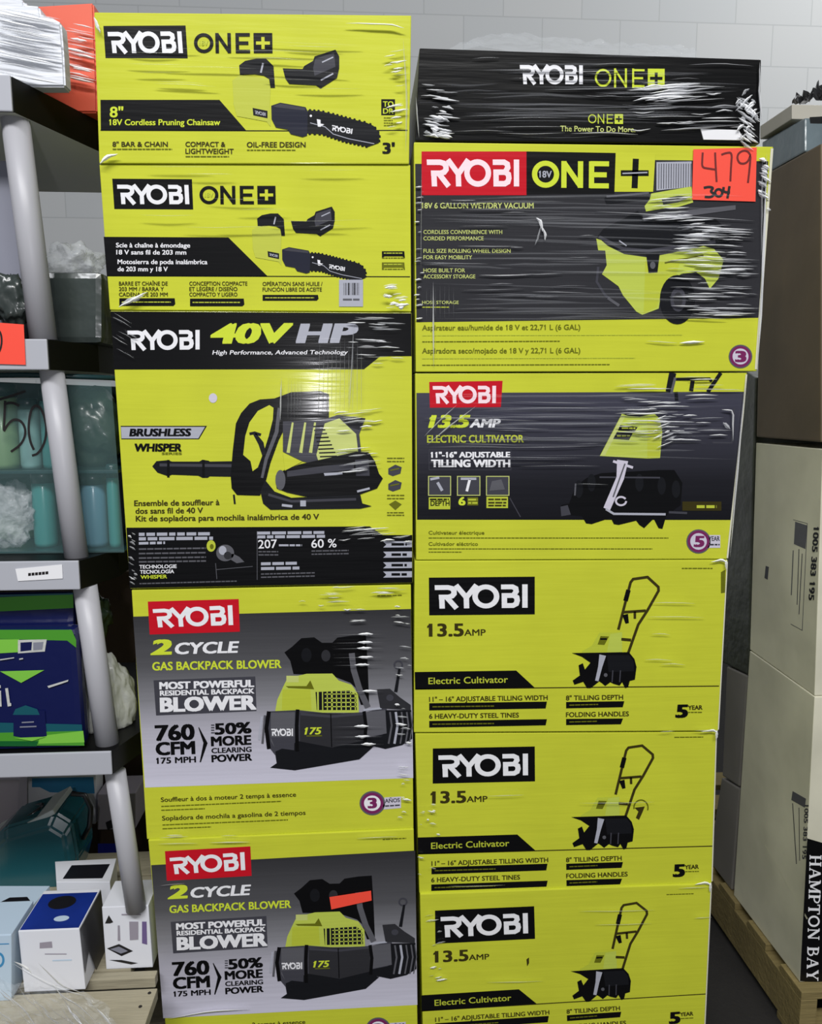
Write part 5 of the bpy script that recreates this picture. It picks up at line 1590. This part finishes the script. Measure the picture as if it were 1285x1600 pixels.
S += scatter(615, 644, 940, 1290, 26, 6, 20, .1, 1.5, 4, YL, .5, 1.5)
S += scatter(600, 640, 70, 200, 14, 10, 30, -.15, 1.2, 4, YL, .5, 1.5)
S += [([(540, 36), (610, 38), (632, 44)], 3, YL, 1), ([(630, 60), (636, 150), (634, 240)], 3, YL, 0), ([(147, 26), (152, 40), (157, 52)], 5, YL, 1), ([(156, 256), (166, 246), (184, 240)], 6, YL, 1), ([(185, 480), (205, 470), (230, 456)], 5, YL, 1), ([(190, 474), (225, 462)], 8, YL, 0)]
S += scatter(596, 640, 445, 484, 14, 8, 26, -.1, 2, 6, YL, .6, 1.5)
S += scatter(175, 215, 486, 560, 10, 10, 30, .6, .8, 1.8, YL, .1, 2)
S += scatter(198, 215, 830, 915, 12, 4, 10, .6, 2, 4, YL, .3, 1.5)
S += scatter(240, 640, 1305, 1320, 6, 20, 70, -.03, 1, 2.4, YL, .4) + scatter(160, 600, 60, 150, 14, 60, 160, .03, .6, 1.3, YL, .0, 2) + scatter(180, 600, 260, 360, 10, 60, 160, .0, .6, 1.2, YL, .0, 2)
S += [([(250, 1384), (290, 1380)], 1.6, YL, 0), ([(262, 1592), (330, 1580), (390, 1577)], 2.2, YL, 1)]
folds('stretch_wrap', S, 'clear stretch film in shiny folds across the left stack', (400, 600), D)

S = scatter(-20, 100, 10, 120, 40, 50, 110, .20, 1.5, 4.5, 1.432, .5, 2)
S += scatter(92, 152, 35, 126, 22, 25, 58, .22, 1.5, 4.5, 1.545, .55, 2)
folds('stretch_wrap', S, 'white streaky film around the bundle and orange carton at top left', (60, 80), 1.43)
sy = yC - .025
S = []
for _ in range(16):
    x = random.uniform(-20, 110); y = random.uniform(1535, 1575)
    k = random.uniform(.7, 1.5); L_ = random.uniform(25, 75)
    S.append(([(x, y), (x + L_ * .3, y + L_ * .38 * k), (x + L_ * .6, y + L_ * .55 * k), (x + L_, y + L_ * k)], random.uniform(1.2, 3.2), sy, 1 if random.random() < .35 else 0))
S += [([(20, 1505), (60, 1530), (100, 1548), (135, 1556)], 5, sy, 0), ([(60, 1505), (95, 1540), (130, 1552)], 2.5, sy, 1), ([(22, 1502), (40, 1512), (50, 1522)], 5, sy, 1), ([(150, 1575), (165, 1590), (175, 1604)], 4, sy, 1), ([(0, 1545), (40, 1580), (60, 1610)], 2.5, sy, 1)]
folds('stretch_wrap', S, 'loose torn film in the bottom left corner over the crate', (60, 1560), sy)
tag(bm_obj('film_sheet', crumple_bm([onY(-60, 1520, sy + .02), onY(150, 1548, sy + .02), onY(235, 1640, sy - .0), onY(-60, 1640, sy - .0)], 40, 24, .03, 6), 'film_sheet'), 'clear crumpled film sheet hanging over the crate front at bottom left', 'film')
tag(bm_obj('film_sheet', crumple_bm([onY(770, 54, D + .12), onY(1088, 78, D + .12), onY(1088, 97, D + .02), onY(700, 78, D + .02)], 40, 8, .012, 4), 'film_sheet'), 'loose clear film edge lifting off the top of the black carton', 'film')
